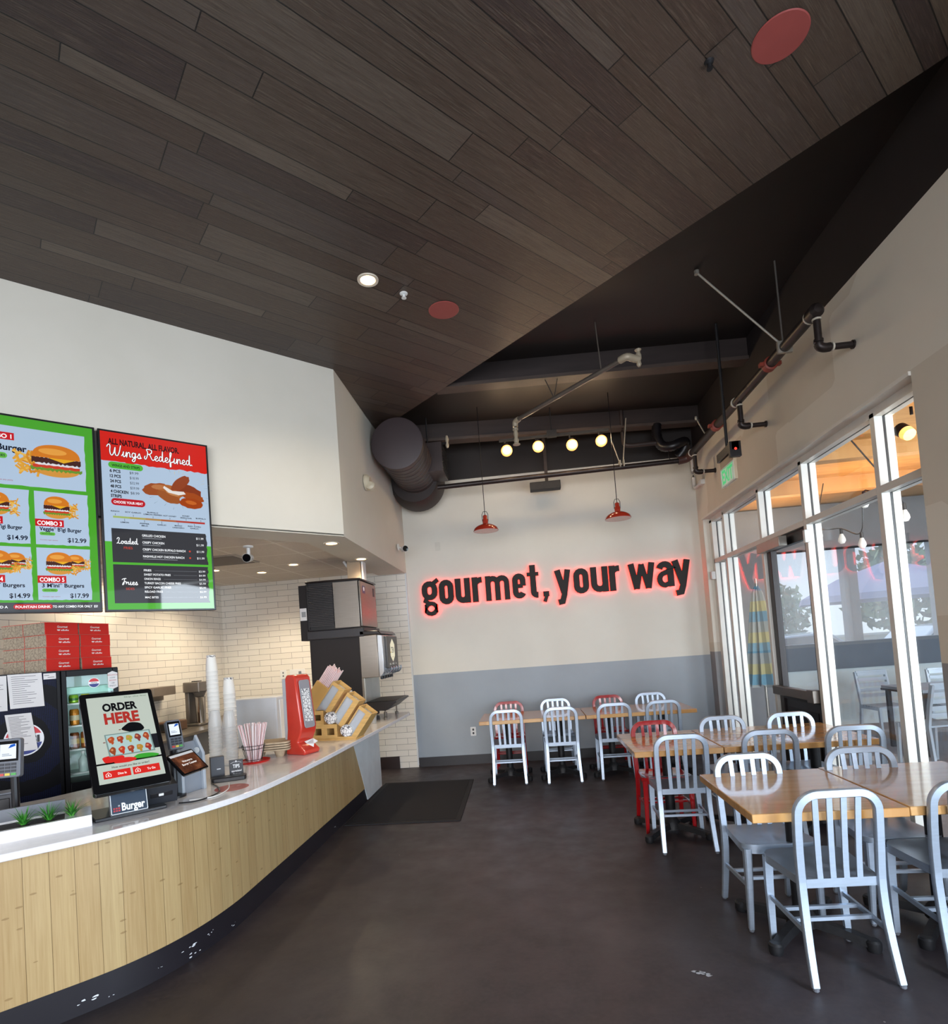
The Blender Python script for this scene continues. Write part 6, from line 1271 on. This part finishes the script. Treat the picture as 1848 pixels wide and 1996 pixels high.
downlight(-4.0, 5.3, 2.725, 'recessed light in the grid ceiling hidden behind the menu screens', 60)
t = thing('ceiling_sprinkler', 'small pale sprinkler rosette in the plank ceiling beside the red speaker', 'sprinkler', (-.704, 4.065, WZ)); MB().lathe([(.03, 0), (.028, -.006), (.01, -.012), (.01, -.03), (.018, -.032), (.018, -.036)], M_WHITE, None, 16).build('head', t)
t = thing('ceiling_sprinkler', 'small dark sprinkler at the top edge of the photo left of the large red speaker', 'sprinkler', (1.05, 2.66, WZ)); MB().lathe([(.022, 0), (.02, -.006), (.009, -.012), (.009, -.03), (.014, -.032), (.014, -.036)], M_BLKM, None, 16).build('head', t)
t = thing('ceiling_sprinkler', 'brass sprinkler head below the grid ceiling beside the right menu screen', 'sprinkler', (-3.55, 6.30, 2.725)); MB().lathe([(.03, 0), (.012, -.01), (.012, -.04), (.02, -.045)], mat('brass', '#6b5138', .35, .8), None, 14).build('head', t)
t = thing('return_vent', 'square grey return-air vent in the grid ceiling beside the menu screen', 'vent', (-3.2, 5.87, 2.725)); b = MB().box(-.29, .29, -.27, .27, -.012, 0, mat('vent_frame', '#a79d92', .5)); b.build('frame', t)
b = MB()
for i in range(18): b.box(-.25, .25, -.24+.027*i, -.226+.027*i, -.018, -.012, mat('vent_dark', '#7b7068', .6))
b.build('slats', t, smooth=False)
def seccam(loc, rot, label, arm):
    t = thing('security_camera', label, 'camera', loc)
    MB().lathe([(.045, 0), (.045, .012), (.02, .02)], M_WHITE, arm, 20).build('mount', t)
    MB(rot).lathe([(.0001, -.07), (.028, -.068), (.036, -.04), (.036, .06), (.040, .075)], M_WHITE, None, 20).build('body', t)
    MB(rot).lathe([(.038, .074), (.034, .082), (.0001, .083)], mat('black_lens', '#08080b', .1), None, 20).build('lens', t)
    return t
c = seccam((-2.50, 5.06, 2.57), Matrix.Rotation(math.radians(100), 4, 'X') @ RY(.2), 'white bullet security camera hanging under the soffit beside the menu screen', T(0, 0, .11) @ RX(PI))
MB().rod((0, 0, .10), (0, 0, .0), .016, M_WHITE).build('arm', c)
c = seccam((-1.50, 7.30, 2.93), RZ(.5) @ RX(math.radians(95)), 'small white bullet security camera on the side of the soffit near the back wall', T(-.075, 0, .03) @ RY(PI/2))
MB().rod((-.07, 0, .03), (0, 0, .0), .011, M_WHITE).build('arm', c)
t = thing('emergency_light', 'round cream emergency light on the white soffit wall beside the air duct', 'wall light', (-1.575, 5.90, 3.42)); cm2 = mat('cream_plastic', '#cfc3aa', .4)
MB().lathe([(.085, 0), (.085, .03), (.06, .055), (.0001, .06)], cm2, RY(PI/2), 28).build('housing', t); MB().lathe([(.0001, -.03), (.045, -.02), (.05, .02), (.03, .04)], cm2, T(.06, -.03, -.05) @ RX(1.2), 18).build('lamp_head', t)
t = thing('power_outlet', 'white power outlet low on the grey back wall near the red chair', 'outlet', (-.82, 7.83, .44)); F = frame((0, 0, 0), 0, 0); MB(F).prism(rrect(-.037, .037, -.06, .06, .006), 0, .006, M_WHITE).build('plate', t); MB(F).ell(0, .024, .014, .016, .0065, M_BLKP, 14).ell(0, -.024, .014, .016, .0065, M_BLKP, 14).build('sockets', t, smooth=False)
t = thing('blank_wall_plate', 'blank off-white cover plate high on the back wall above the lettering', 'wall plate', (-1.13, 7.83, 3.02)); MB(F).prism(rrect(-.037, .037, -.06, .06, .004), 0, .004, mat('cover_plate', '#cfccc2', .5)).build('plate', t)
t = thing('door_sensor', 'small white sensor box on the window frame near the back corner', 'sensor', (2.44, 7.60, 2.28)); MB().box(-.02, .03, -.05, .0, -.05, .05, M_WHITE).build('box', t, bevel=.004)
t = thing('door_sensor', 'small white sensor box at the top of the window mullion right of the door', 'sensor', (2.45, 5.13, 2.33)); MB().box(-.02, .025, -.035, .0, -.055, .055, M_WHITE).build('box', t, bevel=.004)

# ---------------------------------------------------------------- covered patio and what lies beyond
conc = mat('patio_concrete', '#75767a', .7, var=.12, scale=2)
struct(MB().box(2.62, 9.2, -4.2, 9.5, -.13, -.02, conc), 'patio_floor', smooth=False)
asph = mat('parking_asphalt', '#7e8084', .85, var=.15, scale=1.5)
struct(MB().box(-40, 40, -40, 60, -.30, -.14, asph), 'ground', smooth=False)
wg = mat('grey_block_wall', '#77797d', .7, var=.06); ww = mat('white_low_wall', '#b3c0c4', .65, var=.05); gb = mat('slate_band', '#47525f', .6, var=.08)
struct(MB().box(2.62, 3.95, 9.3, 9.45, -.02, 3.4, wg), 'patio_wall_left', smooth=False)
struct(MB().box(3.95, 9.2, 9.3, 9.45, -.02, .84, ww).box(3.95, 9.2, 9.27, 9.47, .84, 1.25, gb), 'patio_wall_low', smooth=False)
struct(MB().box(3.95, 9.2, 9.28, 9.46, 2.70, 3.4, mat('grey_fascia', '#6a6c70', .6)), 'patio_fascia', smooth=False)
for x in (5.05, 6.35, 7.7): struct(MB().box(x-.10, x+.10, 9.30, 9.44, 1.25, 2.70, wg), 'patio_post', smooth=False)
vn = thing('vinyl_curtain', 'clear vinyl curtain hanging in the patio opening beyond the windows', 'curtain', (6.5, 9.26, 1.25)); MB().box(-2.55, 2.7, 0, .004, 0, 1.45, M_VINYL).build('sheet', vn, smooth=False); MB().rod((-2.55, -.02, 1.44), (2.7, -.02, 1.44), .015, M_BLKM).build('rail', vn)
g = G('cedar_ceiling'); X, Y, Z = g.pos(); rw = g.f('FLOOR', g.f('DIVIDE', Y, .28)); rr_ = g.rnd(g.vec(rw, 1, 0)); n = g.noise(g.vec(g.f('MULTIPLY', X, 1.2), g.f('MULTIPLY', Y, 12), rr_), 2, 5, .6)
g.l(g.mix(.5, g.ramp(rr_, [(0, '#b98246'), (1, '#d09a58')]), g.ramp(n, [(.3, '#a06c36'), (.7, '#dcae70')])), g.b.inputs['Base Color']); g.b.inputs['Roughness'].default_value = .5; M_CED = g.m
struct(MB().box(2.62, 9.2, -1.0, 9.45, 3.42, 3.5, M_CED), 'patio_ceiling', smooth=False)
for y in (3.2, 4.7, 6.2, 7.7): struct(MB().box(2.62, 9.2, y-.07, y+.07, 3.24, 3.42, M_CED), 'patio_beam', smooth=False)
struct(MB().box(8.9, 9.2, 1.2, 1.5, 0, 3.42, wg), 'patio_post')
for x, y in ((3.5, 4.0), (4.4, 6.9), (5.6, 5.4), (3.7, 8.3)):
    ul = lamp('patio_ceiling_fill', 'SPOT', (x, y, 2.45), 90, (1.0, .68, .36), spot=2.7, blend=.8, radius=.12); ul.rotation_euler = (PI, 0, 0)  # added fill spots without fixtures, brightening the timber ceiling from below
t = thing('patio_spotlight', 'warm glowing spotlight under the timber patio ceiling, top right pane', 'spotlight', (3.32, 5.05, 3.10)); MB(RX(-.9)).lathe([(.03, .0), (.055, .05), (.055, .14), (.02, .18)], M_BRONZE, None, 18).build('can', t); MB(RX(-.9)).lathe([(.0001, -.012), (.05, -.004), (.056, .05)], M_BULB, None, 18).build('lens', t); MB().rod((0, -.05, .15), (0, -.05, .32), .012, M_BRONZE).build('stem', t)
# string lights
sl = thing('string_lights', 'string of clear filament bulbs strung across the patio ceiling', 'string lights', (3.3, 5.5, 2.7)); I = T(-3.3, -5.5, -2.7)
b = MB(I); pts = [(2.75, 5.0, 3.2), (3.2, 5.02, 2.52), (3.2, 5.3, 2.62), (3.2, 5.55, 2.76), (3.2, 5.65, 2.40), (3.2, 5.98, 2.50), (3.2, 6.4, 2.62), (3.6, 7.0, 3.2)]; b.tube(crom(pts, 6), .006, M_BLKP, 6); b.build('wire', sl)
glb = glass_mat('bulb_glass', (1, .95, .85, 1), 1.5)
for x, y, z in ((3.2, 5.02, 2.52), (3.2, 5.55, 2.76), (3.2, 5.65, 2.40), (3.2, 5.98, 2.50), (3.2, 6.4, 2.62)):
    b = MB(I).lathe([(.014, -.0), (.016, -.05), (.012, -.055)], M_BLKP, T(x, y, z), 12).build('socket', sl)
    MB(I).lathe([(.014, -.055), (.032, -.10), (.034, -.125), (.02, -.15), (.0001, -.155)], mat('frosted_bulb', '#e8e6df', .2, emit=.25), T(x, y, z), 14).build('bulb', b)
# closed striped umbrella
um = thing('patio_umbrella', 'closed blue and yellow striped patio umbrella outside the window by the door', 'umbrella', (3.13, 8.0, -.02)); g = G('striped_canvas'); X, Y, Z = g.pos(); q = g.f('FRACT', g.f('MULTIPLY', Z, 2.4)); g.l(g.mix(g.f('LESS_THAN', q, .33), g.mix(g.f('LESS_THAN', q, .66), '#9a9f9c', '#b5ad7a'), '#5f92a8'), g.b.inputs['Base Color']); g.b.inputs['Roughness'].default_value = .8
vs = []; fs = []; n = 24; zz = [(.80, .20), (1.0, .17), (1.4, .13), (1.8, .09), (2.05, .06), (2.15, .02)]
for z, r_ in zz:
    for i in range(n): k_ = r_*(1+.28*(-1)**i); vs.append((k_*math.cos(2*PI*i/n), k_*math.sin(2*PI*i/n), z+(.05*(i % 4 == 0) if z < .9 else 0)))
fs = [(j*n+i, j*n+(i+1) % n, (j+1)*n+(i+1) % n, (j+1)*n+i) for j in range(len(zz)-1) for i in range(n)]; MB().add(vs, fs, g.m).build('canopy', um, angle=80); MB().cyl(.022, .05, 2.25, M_STEEL, None, 12).build('pole', um); MB().lathe([(.24, 0), (.24, .05), (.05, .08)], M_BLKM, None, 24).build('base', um)
t = thing('wall_notice', 'white notice sheet on the grey wall behind the striped umbrella', 'notice', (3.05, 9.29, 1.55)); MB(frame((0, 0, 0), 0, 0)).box(-.09, .09, -.2, .2, 0, .004, M_PAPER).build('sheet', t)
# outdoor slatted chairs and table
M_OUT = mat('pale_aluminium', '#aeb9c4', .35, .6)
def patio_chair(x, y, rz, label):
    t = thing('patio_chair', label, 'chair', (x, y, -.02), rz, 'pale slatted patio chairs')
    for s in (-1, 1):
        MB().sweep([(s*.21, -.24, 0), (s*.20, -.19, .44), (s*.20, -.23, .66), (s*.195, -.28, .88)], [(-.014, -.02), (.014, -.02), (.014, .02), (-.014, .02)], M_OUT, ref=(0, 1, 0)).build('rear_leg', t)
        MB().sweep([(s*.21, .22, 0), (s*.21, .20, .44)], [(-.014, -.016), (.014, -.016), (.014, .016), (-.014, .016)], M_OUT, ref=(0, 1, 0)).build('front_leg', t)
    for i in range(5): z = .56+.072*i; MB().box(-.19, .19, -.215-.10*(z-.5), -.20-.10*(z-.5), z-.022, z+.022, M_OUT).build('back_slat', t)
    MB().box(-.20, .20, -.22, -.20, .865, .895, M_OUT, T(0, -.045, 0)).build('top_rail', t)
    for i in range(7): MB().box(-.21, .21, -.18+.057*i, -.133+.057*i, .43, .448, M_OUT).build('seat_slat', t)
    for s in (-1, 1): MB().box(s*.20-.012, s*.20+.012, -.19, .21, .40, .43, M_OUT).build('side_rail', t)
    return t
patio_chair(4.22, 6.55, math.radians(8), 'pale slatted patio chair closest to the glass beyond the right window bay'); patio_chair(4.65, 8.05, math.radians(182), 'pale slatted patio chair at the far side of the patio table, by the low wall')
patio_chair(5.35, 7.75, math.radians(172), 'pale slatted patio chair at the right edge of the view through the windows')
pt = thing('patio_table', 'dark-edged patio table between the slatted chairs outside', 'table', (4.75, 7.25, -.02)); MB().box(-.38, .60, -.38, .38, .72, .755, mat('patio_table_top', '#8a96a2', .3)).box(-.385, .605, -.385, .385, .70, .722, M_BRONZE).build('tabletop', pt)
for sx in (-.33, .55):
    for sy in (-.33, .33): MB().box(sx-.022, sx+.022, sy-.022, sy+.022, 0, .70, M_BRONZE).build('leg', pt)
# beyond the patio: sun canopy, parked cars, hedge, trees
uc = thing('market_umbrella', 'large mauve-grey open umbrella beyond the patio', 'umbrella', (9.0, 15, -.14)); MB().lathe([(2.1, 2.15), (2.05, 2.30), (1.2, 2.72), (.0001, 3.1)], mat('mauve_canvas', '#8d8aa2', .8), None, 8).build('canopy', uc, angle=10); MB().cyl(.04, 0, 3.05, M_STEEL).build('pole', uc); MB().lathe([(.4, 0), (.4, .08), (.06, .12)], M_BLKM, None, 20).build('base', uc)
def car(x, y, rz, col, label):
    t = thing('parked_car', label, 'car', (x, y, -.14), rz, None); pm_ = mat('car_paint_'+col, col, .2, coat=.6, var=.02)
    prof = [(-2.1, .35), (-2.15, .62), (-2.0, .82), (-1.25, .92), (-.75, 1.36), (.75, 1.42), (1.35, .98), (2.0, .86), (2.15, .6), (2.1, .35)]; MB(RX(PI/2)).prism(prof, -.82, .82, pm_).build('body', t, bevel=.06, seg=3)
    gl = mat('car_glass', '#20262c', .05); MB(RX(PI/2)).prism([(-1.05, .95), (-.68, 1.30), (.68, 1.35), (1.15, 1.0)], -.835, .835, gl).build('windows', t)
    for sx in (-1.35, 1.35):
        for sy in (-.78, .78): MB(T(sx, sy, .32) @ RX(PI/2)).lathe([(.18, -.1), (.31, -.1), (.32, -.08), (.32, .08), (.31, .1), (.18, .1)], M_BLKM, None, 22).lathe([(.0001, -.09), (.19, -.09), (.19, .09), (.0001, .09)], M_STEEL, None, 18).build('wheel', t)
car(7.6, 17.5, 0, '#d6dadf', 'white car parked beyond the patio, seen through the door glass'); car(12.4, 18.5, .1, '#cfd3d6', 'silver car parked beyond the patio under the mauve umbrella'); car(8.5, -1.5, PI/2, '#d9dde2', 'white car parked outside the side windows')
car(17.5, 18.0, 0, '#e2e4e4', 'white car parked farthest to the right beyond the patio')
def tree(x, y, h, r_, col, label, name='tree', seed=1):
    t = thing(name, label, 'tree', (x, y, -.14)); r = random.Random(seed); b = MB(); lm = [mat('foliage_'+c, c, .8, var=.2) for c in col]
    for i in range(900):
        u = r.uniform(-1, 1); a_ = r.uniform(0, 2*PI); k_ = r.random()**.4*r_; s_ = math.sqrt(1-u*u); p = Vector((k_*s_*math.cos(a_), k_*s_*math.sin(a_), h-r_*.8+k_*u*.8)); q = r_*.11
        d1 = Vector((r.uniform(-1, 1), r.uniform(-1, 1), r.uniform(-1, 1))).normalized()*q; d2 = d1.cross(Vector((r.uniform(-1, 1), r.uniform(-1, 1), r.uniform(-1, 1)))).normalized()*q*.6
        b.add([tuple(p-d1), tuple(p+d2), tuple(p+d1), tuple(p-d2)], [(0, 1, 2, 3)], lm[i % len(lm)])
    o = b.build('foliage', t, smooth=False); o['kind'] = 'stuff'; MB().tube([(0, 0, 0), (.05, 0, h*.5), (0, .05, h-r_*.6)], .16, mat('bark', '#5d5046', .9), 10, scales=[1.2, .9, .5]).build('trunk', t)
tree(6.5, 22.2, 3.4, 1.6, ('#7f8f62', '#98a67c'), 'pale green bushy tree beyond the patio, left of the umbrella', seed=2); tree(14.5, 23.2, 4.6, 2.2, ('#75855c', '#8b9870'), 'round green tree beyond the patio at the right', seed=3); tree(10.5, 26, 3.6, 1.8, ('#8c9a78', '#a3ae90'), 'hazy green tree far behind the mauve umbrella', seed=4)
hw = thing('low_wall', 'long cream garden wall behind the parked cars', 'wall', (11, 19.9, -.14)); MB().box(-8, 9, -.12, .12, 0, 1.15, mat('cream_block', '#cfc6b0', .8)).build('wall', hw); MB().box(-8.05, 9.05, -.16, .16, 1.15, 1.22, mat('cream_cap', '#d9d2c0', .8)).build('coping', hw)
